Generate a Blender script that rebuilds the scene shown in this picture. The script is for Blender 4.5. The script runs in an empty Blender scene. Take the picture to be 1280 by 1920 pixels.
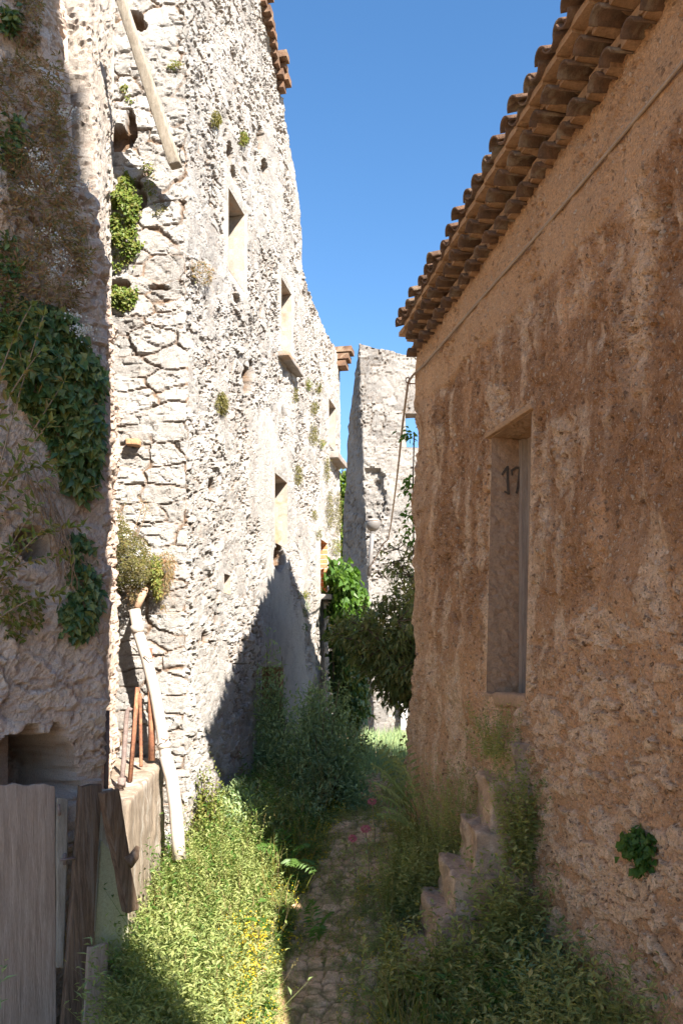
import bpy, bmesh, math
import numpy as np
from mathutils import Vector, Matrix, noise as mnoise

rng = np.random.default_rng(11)
F, HX, HY, EYE = 1600.0, 640.0, 1255.0, 1.6
SC = bpy.context.scene
COL = SC.collection
SUN = np.array([0.62, -1.0, 0.98])          # direction towards the sun


def at(px, py, Y):
    return np.array([(px - HX) * Y / F, Y, EYE + (HY - py) * Y / F])


# ------------------------------------------------------------------ noise
def h2(ix, iy, seed):
    ix = ix.astype(np.int64); iy = iy.astype(np.int64)
    h = (ix * 374761393 + iy * 668265263 + seed * 144269504) & 0xffffffff
    h = ((h ^ (h >> 13)) * 1274126177) & 0xffffffff
    h = ((h ^ (h >> 15)) * 2246822519) & 0xffffffff
    return ((h ^ (h >> 16)) & 0xffffff) / float(0x1000000)


def vnoise(x, y, seed=0):
    ix = np.floor(x); iy = np.floor(y)
    fx = x - ix; fy = y - iy
    fx = fx * fx * fx * (fx * (fx * 6 - 15) + 10); fy = fy * fy * fy * (fy * (fy * 6 - 15) + 10)
    a = h2(ix, iy, seed); b = h2(ix + 1, iy, seed); c = h2(ix, iy + 1, seed); d = h2(ix + 1, iy + 1, seed)
    return a + (b - a) * fx + (c - a) * fy + (a - b - c + d) * fx * fy


def fbm(x, y, seed=0, octv=4, gain=0.5):
    s = 0; a = 1.0; t = 0
    for k in range(octv):
        s = s + a * vnoise(x * 2 ** k + 17.3 * k, y * 2 ** k - 9.1 * k, seed + k * 31); t += a; a *= gain
    return s / t


def voro(x, y, seed=0, jit=0.85):
    ix = np.floor(x); iy = np.floor(y)
    d1 = np.full(x.shape, 9.0); d2 = np.full(x.shape, 9.0); cid = np.zeros(x.shape)
    for oy in (-1, 0, 1):
        for ox in (-1, 0, 1):
            cx = ix + ox; cy = iy + oy
            jx = cx + .5 + (h2(cx, cy, seed) - .5) * jit; jy = cy + .5 + (h2(cx, cy, seed + 7) - .5) * jit
            d = np.hypot(x - jx, y - jy)
            c = h2(cx, cy, seed + 13)
            m = d < d1
            d2 = np.where(m, d1, np.minimum(d2, d)); cid = np.where(m, c, cid); d1 = np.where(m, d, d1)
    return d1, d2, cid


def sstep(a, b, x):
    t = np.clip((x - a) / (b - a), 0, 1)
    return t * t * (3 - 2 * t)


# ------------------------------------------------------------------ scene helpers
def tag(o, label=None, cat=None, group=None, kind=None):
    if label: o['label'] = label
    if cat: o['category'] = cat
    if group: o['group'] = group
    if kind: o['kind'] = kind
    return o


def thing(name, label, cat, loc=(0, 0, 0), group=None):
    o = bpy.data.objects.new(name, None); COL.objects.link(o)
    o.location = tuple(float(v) for v in loc); o.empty_display_size = .2
    return tag(o, label, cat, group)


def link_mesh(name, me, mat, parent=None):
    o = bpy.data.objects.new(name, me); COL.objects.link(o)
    if mat is not None: me.materials.append(mat)
    if parent is not None:
        o.parent = parent
        o.matrix_parent_inverse = Matrix.Translation(parent.location).inverted()
    return o


def np_mesh(name, V, faces, mat, parent=None, smooth=True, col=None, rnd=None):
    """faces: list of (n,k) int arrays"""
    me = bpy.data.meshes.new(name)
    V = np.asarray(V, dtype=np.float32)
    me.vertices.add(len(V)); me.vertices.foreach_set('co', V.ravel())
    loops = np.concatenate([f.ravel() for f in faces]).astype(np.int32)
    tot = np.concatenate([np.full(len(f), f.shape[1]) for f in faces]).astype(np.int32)
    st = np.concatenate([[0], np.cumsum(tot)[:-1]]).astype(np.int32)
    me.loops.add(len(loops)); me.loops.foreach_set('vertex_index', loops)
    me.polygons.add(len(tot)); me.polygons.foreach_set('loop_start', st)
    me.polygons.foreach_set('use_smooth', np.full(len(tot), smooth, dtype=bool))
    me.update(calc_edges=True); me.validate()
    if col is not None:
        a = me.color_attributes.new('Col', 'FLOAT_COLOR', 'POINT')
        c = np.ones((len(V), 4), dtype=np.float32); c[:, :3] = col
        a.data.foreach_set('color', c.ravel())
    if rnd is not None:
        a = me.attributes.new('rnd', 'FLOAT', 'POINT'); a.data.foreach_set('value', np.asarray(rnd, dtype=np.float32))
    return link_mesh(name, me, mat, parent)


class MB:
    """collects simple shapes into one mesh"""
    def __init__(s): s.v = []; s.f = []; s.n = 0
    def add(s, V, Fs):
        V = np.asarray(V, float); s.v.append(V)
        s.f += [[i + s.n for i in f] for f in Fs]; s.n += len(V)
    def build(s, name, mat, parent=None, smooth=False):
        me = bpy.data.meshes.new(name)
        me.from_pydata(np.concatenate(s.v).tolist(), [], s.f)
        if smooth: me.polygons.foreach_set('use_smooth', [True] * len(me.polygons))
        me.update()
        return link_mesh(name, me, mat, parent)
    def box(s, c, dx, dy, dz):
        """c centre, dx dy dz half-extent vectors"""
        c, dx, dy, dz = (np.asarray(t, float) for t in (c, dx, dy, dz))
        V = [c + a * dx + b * dy + e * dz for e in (-1, 1) for a, b in ((-1, -1), (1, -1), (1, 1), (-1, 1))]
        s.add(V, [[3, 2, 1, 0], [4, 5, 6, 7], [0, 1, 5, 4], [1, 2, 6, 5], [2, 3, 7, 6], [3, 0, 4, 7]])
    def tube(s, pts, r, n=8, cap=True):
        pts = [np.asarray(p, float) for p in pts]
        rs = r if hasattr(r, '__len__') else [r] * len(pts)
        V = []; u = None
        for i, p in enumerate(pts):
            t = pts[min(i + 1, len(pts) - 1)] - pts[max(i - 1, 0)]; t = t / (np.linalg.norm(t) + 1e-9)
            if u is None:
                u = np.cross(t, [0, 0, 1.]) if abs(t[2]) < .9 else np.cross(t, [1., 0, 0])
            u = u - t * u.dot(t); u /= np.linalg.norm(u); w = np.cross(t, u)
            for k in range(n):
                a = 2 * math.pi * k / n
                V.append(p + rs[i] * (math.cos(a) * u + math.sin(a) * w))
        Fs = []
        for i in range(len(pts) - 1):
            for k in range(n):
                k2 = (k + 1) % n
                Fs.append([i * n + k, i * n + k2, (i + 1) * n + k2, (i + 1) * n + k])
        if cap:
            Fs.append(list(range(n))[::-1]); Fs.append([(len(pts) - 1) * n + k for k in range(n)])
        s.add(V, Fs)
    def arc_tile(s, p, ax, up, length, r, th=.012, n=8, r2=None, sag=math.pi):
        """half barrel; p = centre of near end, ax outward axis, up = convex direction"""
        p, ax, up = (np.asarray(t, float) for t in (p, ax, up))
        ax = ax / np.linalg.norm(ax); sd = np.cross(ax, up); sd /= np.linalg.norm(sd); up = np.cross(sd, ax)
        V = []
        for e, rr in ((0, r), (1, r2 or r)):
            for ro in (rr, rr - th):
                for k in range(n + 1):
                    a = (math.pi - sag) / 2 + sag * k / n
                    V.append(p - ax * length * e + ro * (math.cos(a) * sd + math.sin(a) * up))
        m = n + 1; Fs = []
        for k in range(n):
            Fs += [[k, k + 1, 2 * m + k + 1, 2 * m + k], [m + k + 1, m + k, 3 * m + k, 3 * m + k + 1],
                   [k + 1, k, m + k, m + k + 1], [2 * m + k, 2 * m + k + 1, 3 * m + k + 1, 3 * m + k]]
        Fs += [[0, 2 * m, 3 * m, m], [n, m + n, 3 * m + n, 2 * m + n]]
        s.add(V, Fs)


def rough_box(name, size, mat, parent=None, amp=.015, freq=5.0, cuts=7, bev=.02, seed=0, M=None, stretch=(1, 1, 1)):
    """box with worn edges and an uneven surface; local origin at its centre"""
    bm = bmesh.new(); bmesh.ops.create_cube(bm, size=1)
    for v in bm.verts: v.co = Vector((v.co.x * size[0], v.co.y * size[1], v.co.z * size[2]))
    if bev: bmesh.ops.bevel(bm, geom=bm.edges[:], offset=bev, segments=2, affect='EDGES', profile=.6)
    for _ in range(2 if cuts > 5 else 1):
        L = max(size) / max(cuts, 2)
        es = [e for e in bm.edges if e.calc_length() > L * 1.01]
        for _k in range(4):
            if not es: break
            bmesh.ops.subdivide_edges(bm, edges=es, cuts=1, use_grid_fill=True)
            es = [e for e in bm.edges if e.calc_length() > L * 1.01]
    bm.normal_update()
    o = Vector((seed * 3.7, seed * 1.3, seed * 2.1))
    ds = []
    for v in bm.verts:
        q = Vector((v.co.x * stretch[0], v.co.y * stretch[1], v.co.z * stretch[2])) * freq + o
        ds.append(v.normal * (mnoise.fractal(q, .9, 2.0, 3) * amp))
    for v, d in zip(bm.verts, ds): v.co += d
    bmesh.ops.triangulate(bm, faces=[f for f in bm.faces if len(f.verts) > 4])
    me = bpy.data.meshes.new(name); bm.to_mesh(me); bm.free()
    me.polygons.foreach_set('use_smooth', [True] * len(me.polygons))
    o = link_mesh(name, me, mat)
    if M is not None: o.matrix_world = M
    if parent is not None:
        o.parent = parent; o.matrix_parent_inverse = Matrix.Translation(parent.location).inverted()
    return o


def frame_M(c, x, z):
    """matrix with local z along z and local x near x"""
    z = Vector(z).normalized(); x = Vector(x); x = (x - z * x.dot(z)).normalized(); y = z.cross(x)
    M = Matrix((x, y, z)).transposed().to_4x4(); M.translation = Vector(c)
    return M


# ------------------------------------------------------------------ materials
def N(nt, t, ins=None, **pr):
    n = nt.nodes.new(t)
    for k, v in pr.items(): setattr(n, k, v)
    for k, v in (ins or {}).items():
        if isinstance(v, bpy.types.NodeSocket): nt.links.new(v, n.inputs[k])
        else: n.inputs[k].default_value = v
    return n


def rgba(c): return (c[0], c[1], c[2], 1.0)


def mixc(nt, f, a, b, mode='MIX'):
    n = nt.nodes.new('ShaderNodeMix'); n.data_type = 'RGBA'; n.blend_type = mode
    for i, v in ((0, f), (6, a), (7, b)):
        if isinstance(v, bpy.types.NodeSocket): nt.links.new(v, n.inputs[i])
        elif i == 0: n.inputs[0].default_value = v
        else: n.inputs[i].default_value = rgba(v)
    return n.outputs[2]


def mth(nt, op, a, b=0.0, c=None, clamp=False):
    n = nt.nodes.new('ShaderNodeMath'); n.operation = op; n.use_clamp = clamp
    for i, v in enumerate((a, b) if c is None else (a, b, c)):
        if isinstance(v, bpy.types.NodeSocket): nt.links.new(v, n.inputs[i])
        else: n.inputs[i].default_value = v
    return n.outputs[0]


def ramp(nt, f, stops):
    n = nt.nodes.new('ShaderNodeValToRGB'); nt.links.new(f, n.inputs[0])
    e = n.color_ramp.elements
    while len(e) < len(stops): e.new(.5)
    for el, (p, c) in zip(e, stops):
        el.position = p; el.color = rgba(c) if hasattr(c, '__len__') else (c, c, c, 1)
    return n.outputs[0]


def new_mat(name):
    m = bpy.data.materials.new(name); m.use_nodes = True
    nt = m.node_tree; nt.nodes.clear()
    out = nt.nodes.new('ShaderNodeOutputMaterial')
    b = nt.nodes.new('ShaderNodeBsdfPrincipled'); nt.links.new(b.outputs[0], out.inputs[0])
    b.inputs['Roughness'].default_value = .9; b.inputs['Specular IOR Level'].default_value = .2
    return m, nt, b, out


def pos(nt, scale=(1, 1, 1), obj=False):
    if obj: s = nt.nodes.new('ShaderNodeTexCoord').outputs['Object']
    else: s = nt.nodes.new('ShaderNodeNewGeometry').outputs['Position']
    n = N(nt, 'ShaderNodeMapping', {'Vector': s, 'Scale': scale})
    return n.outputs[0]


def nz(nt, vec, scale, detail=4, rough=.6, dist=0):
    return N(nt, 'ShaderNodeTexNoise', {'Vector': vec, 'Scale': scale, 'Detail': detail, 'Roughness': rough, 'Distortion': dist}).outputs[0]


def bump(nt, bsdf, h, strength=.5, dist=.02):
    n = N(nt, 'ShaderNodeBump', {'Height': h, 'Strength': strength, 'Distance': dist})
    nt.links.new(n.outputs[0], bsdf.inputs['Normal'])


def stone_mat(name, ca, cb, mortar, smooth_c, tint=(.62, .42, .30), grime=(.16, .15, .14), tint_amt=.5, grime_amt=.6, bs=.7, fine=90):
    """Col: R stone id, G joint->stone, B smooth render mask"""
    m, nt, b, out = new_mat(name)
    at_ = N(nt, 'ShaderNodeAttribute', attribute_name='Col')
    sp = N(nt, 'ShaderNodeSeparateColor', {0: at_.outputs[0]})
    P = pos(nt)
    n_big = nz(nt, P, 1.3, 4); n_mid = nz(nt, P, 9, 6, .65); n_f = nz(nt, P, fine, 4, .7); n_g = nz(nt, P, 3.1, 7, .7, .6)
    st = mixc(nt, sp.outputs[0], ca, cb)
    st = mixc(nt, mth(nt, 'MULTIPLY', ramp(nt, n_mid, [(.52, 0.0), (.72, 1.0)]), tint_amt), st, tint)
    col = mixc(nt, sp.outputs[1], mortar, st)
    col = mixc(nt, sp.outputs[2], col, smooth_c)
    col = mixc(nt, mth(nt, 'MULTIPLY', ramp(nt, n_g, [(.5, 0.0), (.7, 1.0)]), grime_amt), col, grime)
    v = ramp(nt, n_f, [(.28, .66), (.5, 1.0), (.72, 1.18)])
    col = mixc(nt, 1.0, col, v, 'MULTIPLY')
    v2 = ramp(nt, n_big, [(.3, .85), (.7, 1.1)])
    col = mixc(nt, 1.0, col, v2, 'MULTIPLY')
    nt.links.new(col, b.inputs['Base Color'])
    wv = N(nt, 'ShaderNodeVectorMath', {0: P, 1: N(nt, 'ShaderNodeTexNoise', {'Vector': P, 'Scale': 14.0, 'Detail': 3.0}).outputs[1]}, operation='ADD').outputs[0]
    vo = N(nt, 'ShaderNodeTexVoronoi', {'Vector': wv, 'Scale': 24.0}, feature='F1')
    pit = mth(nt, 'MULTIPLY', ramp(nt, vo.outputs[0], [(.05, 0.0), (.55, 1.0)]), 1.4)
    pit = mth(nt, 'ADD', pit, N(nt, 'ShaderNodeSeparateColor', {0: vo.outputs[1]}).outputs[0])
    h = mth(nt, 'ADD', mth(nt, 'MULTIPLY', n_f, .6), mth(nt, 'MULTIPLY', n_mid, 1.2))
    h = mth(nt, 'ADD', h, mth(nt, 'MULTIPLY', pit, .35))
    bump(nt, b, h, bs, .035)
    return m


def plaster_mat(name, base, dark, pale, band, bs=.9, fine=60, stone=(.33, .27, .22)):
    """Col: R dark stain mask, G pale streak mask, B smooth band mask"""
    m, nt, b, out = new_mat(name)
    sp = N(nt, 'ShaderNodeSeparateColor', {0: N(nt, 'ShaderNodeAttribute', attribute_name='Col').outputs[0]})
    P = pos(nt)
    n_mid = nz(nt, P, 11, 7, .7, .3); n_f = nz(nt, P, fine, 5, .75); n_b = nz(nt, P, 2.3, 6, .65, .5)
    col = mixc(nt, ramp(nt, n_b, [(.35, 0.0), (.65, 1.0)]), base, tuple(x * .82 for x in base))
    col = mixc(nt, mth(nt, 'MULTIPLY', sp.outputs[0], ramp(nt, n_mid, [(.3, .25), (.6, 1.0)])), col, dark)
    col = mixc(nt, mth(nt, 'MULTIPLY', sp.outputs[1], ramp(nt, n_mid, [(.35, .15), (.6, 1.0)])), col, pale)
    col = mixc(nt, sp.outputs[2], col, band)
    # grains and small stones of the render, each with its own colour
    wn = N(nt, 'ShaderNodeTexNoise', {'Vector': P, 'Scale': 30.0, 'Detail': 3.0}).outputs[1]
    wv = N(nt, 'ShaderNodeVectorMath', {0: P, 1: N(nt, 'ShaderNodeVectorMath', {0: wn, 'Scale': .045}, operation='SCALE').outputs[0]}, operation='ADD').outputs[0]
    hsum = None
    for sc, lo, amt in ((26.0, .74, .75), (62.0, .62, .7), (130.0, .55, .55)):
        vo = N(nt, 'ShaderNodeTexVoronoi', {'Vector': wv, 'Scale': sc, 'Randomness': 1.0}, feature='F1')
        cs = N(nt, 'ShaderNodeSeparateColor', {0: vo.outputs['Color']})
        shp = ramp(nt, vo.outputs['Distance'], [(.30, 1.0), (.42, 0.0)])
        cm = mth(nt, 'MULTIPLY', shp, ramp(nt, cs.outputs[0], [(lo, 0.0), (lo + .02, 1.0)]))
        cm = mth(nt, 'MULTIPLY', cm, mth(nt, 'SUBTRACT', 1.0, mth(nt, 'MULTIPLY', sp.outputs[2], .6)))
        sc_ = ramp(nt, cs.outputs[1], [(0, (.13, .07, .04)), (.35, (.20, .115, .065)), (.5, stone), (1, (.72, .58, .45))])
        col = mixc(nt, mth(nt, 'MULTIPLY', cm, amt), col, sc_)
        t_ = mth(nt, 'MULTIPLY', cm, 20.0 / sc)
        hsum = t_ if hsum is None else mth(nt, 'ADD', hsum, t_)
    v = ramp(nt, n_f, [(.28, .62), (.5, 1.0), (.72, 1.3)])
    col = mixc(nt, 1.0, col, v, 'MULTIPLY')
    nt.links.new(col, b.inputs['Base Color'])
    h = mth(nt, 'ADD', mth(nt, 'MULTIPLY', n_f, .7), mth(nt, 'MULTIPLY', n_mid, 1.3))
    h = mth(nt, 'ADD', h, mth(nt, 'MULTIPLY', hsum, .8))
    bump(nt, b, h, bs, .035)
    return m


def simple_mat(name, c1, c2, scale=8, stretch=(1, 1, 1), rough=.85, bs=.4, c3=None, fine=80, obj=False, spec=.2, lo=.35, hi=.65):
    m, nt, b, out = new_mat(name)
    P = pos(nt, stretch, obj)
    n1 = nz(nt, P, scale, 6, .65, .4); n2 = nz(nt, P, fine, 4, .7)
    col = mixc(nt, ramp(nt, n1, [(lo, 0.0), (hi, 1.0)]), c1, c2)
    if c3 is not None:
        n3 = nz(nt, P, scale * .45, 7, .7, .8)
        col = mixc(nt, ramp(nt, n3, [(.52, 0.0), (.64, 1.0)]), col, c3)
    col = mixc(nt, 1.0, col, ramp(nt, n2, [(.25, .7), (.5, 1.0), (.75, 1.2)]), 'MULTIPLY')
    nt.links.new(col, b.inputs['Base Color'])
    b.inputs['Roughness'].default_value = rough; b.inputs['Specular IOR Level'].default_value = spec
    bump(nt, b, mth(nt, 'ADD', n1, mth(nt, 'MULTIPLY', n2, .5)), bs, .02)
    return m


def leaf_mat(name, cols, trans=.35, rough=.55, spec=.3):
    m, nt, b, out = new_mat(name)
    a = N(nt, 'ShaderNodeAttribute', attribute_name='rnd')
    k = len(cols)
    c = ramp(nt, a.outputs['Fac'], [(i / max(k - 1, 1), cc) for i, cc in enumerate(cols)])
    c = mixc(nt, 1.0, c, ramp(nt, nz(nt, pos(nt), 55, 3), [(.3, .8), (.7, 1.15)]), 'MULTIPLY')
    nt.links.new(c, b.inputs['Base Color'])
    b.inputs['Roughness'].default_value = rough; b.inputs['Specular IOR Level'].default_value = spec
    t = N(nt, 'ShaderNodeBsdfTranslucent', {'Color': mixc(nt, 1.0, c, (1.25, 1.3, .6), 'MULTIPLY')})
    mx = N(nt, 'ShaderNodeMixShader', {0: trans, 1: b.outputs[0], 2: t.outputs[0]})
    nt.links.new(mx.outputs[0], out.inputs[0])
    return m


# ------------------------------------------------------------------ rough walls
class Wall:
    """vertical wall swept along a plan polyline; q = distance along it, measured from vertex `zero`"""
    def __init__(s, pts, sign, zero=0, shift=None, wq=None):
        s.wq = wq or (lambda q: 1.0 + 0 * q)
        s.p = np.array(pts, float); seg = np.hypot(*np.diff(s.p, axis=0).T)
        s.cum = np.concatenate([[0], np.cumsum(seg)]); s.cum -= s.cum[zero]
        s.sign = sign; s.shift = shift or (lambda z: (0 * z, 0 * z))
    def plan(s, q):
        q = np.asarray(q, float)
        x = np.interp(q, s.cum, s.p[:, 0]); y = np.interp(q, s.cum, s.p[:, 1])
        t = s.p[1] - s.p[0]; t = t / np.hypot(*t); lo = np.minimum(q - s.cum[0], 0)
        t2 = s.p[-1] - s.p[-2]; t2 = t2 / np.hypot(*t2); hi = np.maximum(q - s.cum[-1], 0)
        return x + t[0] * lo + t2[0] * hi, y + t[1] * lo + t2[1] * hi
    def smooth(s, q, e=.03):
        xs, ys = zip(*[s.plan(q + k * e) for k in (-1, -.5, 0, .5, 1)])
        x = sum(xs) / 5; y = sum(ys) / 5
        tx = xs[-1] - xs[0]; ty = ys[-1] - ys[0]; L = np.hypot(tx, ty) + 1e-9
        return x, y, s.sign * ty / L, -s.sign * tx / L
    def point(s, q, z, out=0.0):
        x, y = s.plan(q); x0, y0, nx, ny = s.smooth(np.asarray(q, float), .01)
        w = s.wq(np.asarray(q, float)); sx, sy = s.shift(np.asarray(z, float)); sx = sx * w; sy = sy * w
        return np.stack(np.broadcast_arrays(x + nx * out + sx, y + ny * out + sy, z), -1)
    def normal(s, q):
        x0, y0, nx, ny = s.smooth(np.asarray(float(q)), .005)
        return np.array([float(nx), float(ny), 0.0])
    def build(s, name, q, z, disp, attr, mat, parent=None, ztop=None, keep=None, holes=(), thick=.5, e=.03, back=True, smooth=False):
        for (a, b, c, d) in holes:
            q = q[(np.abs(q - a) > .008) & (np.abs(q - b) > .008)]; z = z[(np.abs(z - c) > .006) & (np.abs(z - d) > .006)]
            q = np.sort(np.concatenate([q, [a, b]])); z = np.sort(np.concatenate([z, [c, d]]))
        Q, Z0 = np.meshgrid(q, z)
        zt = np.full(q.shape, z[-1]) if ztop is None else np.minimum(ztop(q), z[-1])
        Z = np.minimum(Z0, zt[None, :])
        D = disp(Q, Z)
        for (a, b, c, d) in holes:
            dq = np.maximum(np.maximum(a - Q, Q - b), 0); dz = np.maximum(np.maximum(c - Z, Z - d), 0)
            D = D * sstep(0, .07, np.hypot(dq, dz))
        x, y, nx, ny = s.smooth(q, e)
        sx, sy = s.shift(Z); w = s.wq(Q); sx = sx * w; sy = sy * w
        V = np.stack([x[None] + nx[None] * D + sx, y[None] + ny[None] * D + sy, Z], -1)
        C = np.stack(attr(Q, Z), -1)
        nzv, nq = Q.shape
        idx = np.arange(nzv * nq).reshape(nzv, nq)
        K = Z0[:-1, :-1] < np.maximum(zt[:-1], zt[1:])[None] - 1e-6
        Qm = (Q[:-1, :-1] + Q[:-1, 1:]) / 2; Zm = (Z0[:-1, :-1] + Z0[1:, :-1]) / 2
        for (a, b, c, d) in holes: K &= ~((Qm > a) & (Qm < b) & (Zm > c) & (Zm < d))
        if keep is not None: K &= keep(Qm, Zm)
        a = idx[:-1, :-1][K]; b = idx[:-1, 1:][K]; c = idx[1:, 1:][K]; d = idx[1:, :-1][K]
        F4 = np.stack([a, b, c, d], -1) if s.sign > 0 else np.stack([a, d, c, b], -1)
        # crown of the wall and its hidden back
        top = V[-1]
        bk = top - np.stack([nx * thick, ny * thick, 0 * nx + .03 * (vnoise(q * 6, q * 0, 3) - .5)], -1)
        low = bk.copy(); low[:, 2] = z[0]
        base = len(V.reshape(-1, 3))
        VV = np.concatenate([V.reshape(-1, 3), top, bk, low])
        k = np.arange(nq - 1)
        f = lambda o: (base + o * nq + k, base + o * nq + k + 1)
        (t0, t1), (b0, b1), (l0, l1) = f(0), f(1), f(2)
        F2 = np.concatenate([np.stack([t0, t1, b1, b0], -1), np.stack([b0, b1, l1, l0], -1)])
        ends = np.array([[base, base + nq, base + 2 * nq, idx[0, 0]], [base + nq - 1, idx[0, -1], base + 3 * nq - 1, base + 2 * nq - 1]])
        CC = np.concatenate([C.reshape(-1, 3), C[-1], C[-1], C[-1]])
        if not back: F2 = F2[:nq - 1]; ends = ends[:0]
        return np_mesh(name, VV, [F4, F2] + ([ends] if back else []), mat, parent, smooth, CC)
    def recess(s, name, q0, q1, z0, z1, depth, mat, parent, back=None, splay=0.0, arch=False, out=0.003, amp=.006, res=.06):
        """the reveals of an opening: sill, head, two jambs and a back"""
        n = s.normal((q0 + q1) / 2)
        def P(q, z, d):
            p = s.point(q, z, out); return p - n * d * 1.0
        nd = max(2, int(depth / res)); nzv = max(2, int((z1 - z0) / res)); nq = max(2, int((q1 - q0) / res))
        VV = []; FF = []; base = 0
        def grid(U, W, fn, flip):
            nonlocal base
            g = np.array([[fn(u, w) for w in W] for u in U]); r, c = g.shape[:2]
            j = (rng.random(g.shape) - .5) * amp * 2; j[0] = 0 * j[0]
            VV.append((g + j).reshape(-1, 3)); ii = np.arange(r * c).reshape(r, c) + base
            f = np.stack([ii[:-1, :-1], ii[:-1, 1:], ii[1:, 1:], ii[1:, :-1]], -1).reshape(-1, 4)
            FF.append(f[:, ::-1] if flip else f); base += r * c
        dd = np.linspace(0, depth, nd + 1); zz = np.linspace(z0, z1, nzv + 1); qq = np.linspace(q0, q1, nq + 1)
        sp = lambda d: splay * d
        grid(dd, zz, lambda d, z: P(q0 + sp(d), z, d), False)
        grid(dd, zz, lambda d, z: P(q1 - sp(d), z, d), True)
        grid(dd, qq, lambda d, q: P(np.clip(q, q0 + sp(d), q1 - sp(d)), z0, d), True)
        grid(dd, qq, lambda d, q: P(np.clip(q, q0 + sp(d), q1 - sp(d)), z1, d), False)
        if back is None:
            grid(np.linspace(q0 + sp(depth), q1 - sp(depth), nq + 1), zz, lambda q, z: P(q, z, depth), False)
        V = np.concatenate(VV)
        o = np_mesh(name, V, FF, mat, parent, False, np.tile([.5, .8, 1.0], (len(V), 1)))
        return o


def pits(Q, Z, lst):
    d = 0 * Q
    for (q, z, rq, rz, dep) in lst:
        r = np.hypot((Q - q) / rq, (Z - z) / rz) + .5 * (fbm(Q * 9, Z * 9, 77, 3) - .5)
        d = d - dep * (1 - sstep(.75, 1.0, r))
    return d


def voro_t(x, y, seed=0, jit=.85):
    """like voro, with the offset from the cell's centre"""
    ix = np.floor(x); iy = np.floor(y); z0 = np.zeros(x.shape)
    d1 = np.full(x.shape, 9.0); d2 = np.full(x.shape, 9.0); cid = z0; ox_ = z0; oy_ = z0; c2 = z0
    for oy in (-1, 0, 1):
        for ox in (-1, 0, 1):
            cx = ix + ox; cy = iy + oy
            dx = x - (cx + .5 + (h2(cx, cy, seed) - .5) * jit); dy = y - (cy + .5 + (h2(cx, cy, seed + 7) - .5) * jit)
            d = np.hypot(dx, dy); m = d < d1
            d2 = np.where(m, d1, np.minimum(d2, d)); d1 = np.where(m, d, d1)
            cid = np.where(m, h2(cx, cy, seed + 13), cid); c2 = np.where(m, h2(cx, cy, seed + 19), c2)
            ox_ = np.where(m, dx, ox_); oy_ = np.where(m, dy, oy_)
    return d1, d2, cid, c2, ox_, oy_


def rubble(Q, Z, w=.2, h=.12, seed=0, depth=.03, bulge=.03, pock=.6, ragged=.35, opn=(.38, .62), edge=.13, smear=0.0):
    """height field of split stones in partly open joints, and (stone id, open-joint mask)"""
    wx = (fbm(Q * 7, Z * 7, seed + 3, 4) - .5) * ragged * 1.6; wy = (fbm(Q * 7, Z * 7, seed + 4, 4) - .5) * ragged * 1.2
    row = Z / h + wy + (fbm(Q * .7, Z * .3, seed + 5, 2) - .5) * 1.5
    d1, d2, cid, c2, ox, oy = voro_t(Q / w + wx, row, seed, .9)
    g = sstep(.0, edge, d2 - d1)
    jm = sstep(opn[0], opn[1], fbm(Q * 2.6, Z * 3.4, seed + 8, 4))
    face = (cid - .5) * bulge + ((c2 - .5) * ox + (np.modf(c2 * 7.3)[0] - .3) * oy) * bulge * 1.5
    H = g * face - (1 - g) * depth * (.12 + .88 * jm)
    # smaller chips packed between and over the stones
    e1, e2, k1, k2, ex, ey = voro_t(Q / (w * .42) + wx * 2, Z / (h * .45) + wy * 2, seed + 60, .95)
    chip = sstep(.42, .58, fbm(Q * 3.1 + 9, Z * 3.1, seed + 66, 3)) * g
    H = H + chip * ((k1 - .5) * .022 + ((k2 - .5) * ex + (np.modf(k2 * 5.1)[0] - .5) * ey) * .022 - (1 - sstep(0, .16, e2 - e1)) * .012)
    p1, p2, pid = voro(Q / .075 + wx * 2.5, Z / .05 + wy * 2.5, seed + 50, .95)
    lump = fbm(Q * 3, Z * 3, seed + 9, 3)
    pk = sstep(.62, .70, pid) * (1 - sstep(.22, .42, p1)) * sstep(.38, .52, lump)
    H = H - pk * pock * .045
    r = fbm(Q * 13, Z * 13, seed + 20, 4, .62)
    H = H + (r - .5) * .026 - np.abs(r - .5) * .02 + (fbm(Q * 2, Z * 2, seed + 21, 3) - .5) * .05
    G = (1 - (1 - g) * jm) * (1 - .85 * pk * min(pock, 1))
    if smear:
        sm = sstep(.44, .60, fbm(Q * 1.9 + 3, Z * 1.4, seed + 80, 4)) * smear
        H = H * (1 - sm) + sm * (.006 + (fbm(Q * 8, Z * 8, seed + 81, 4, .6) - .5) * .03); G = G * (1 - sm) + sm
    return H, cid, G
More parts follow.
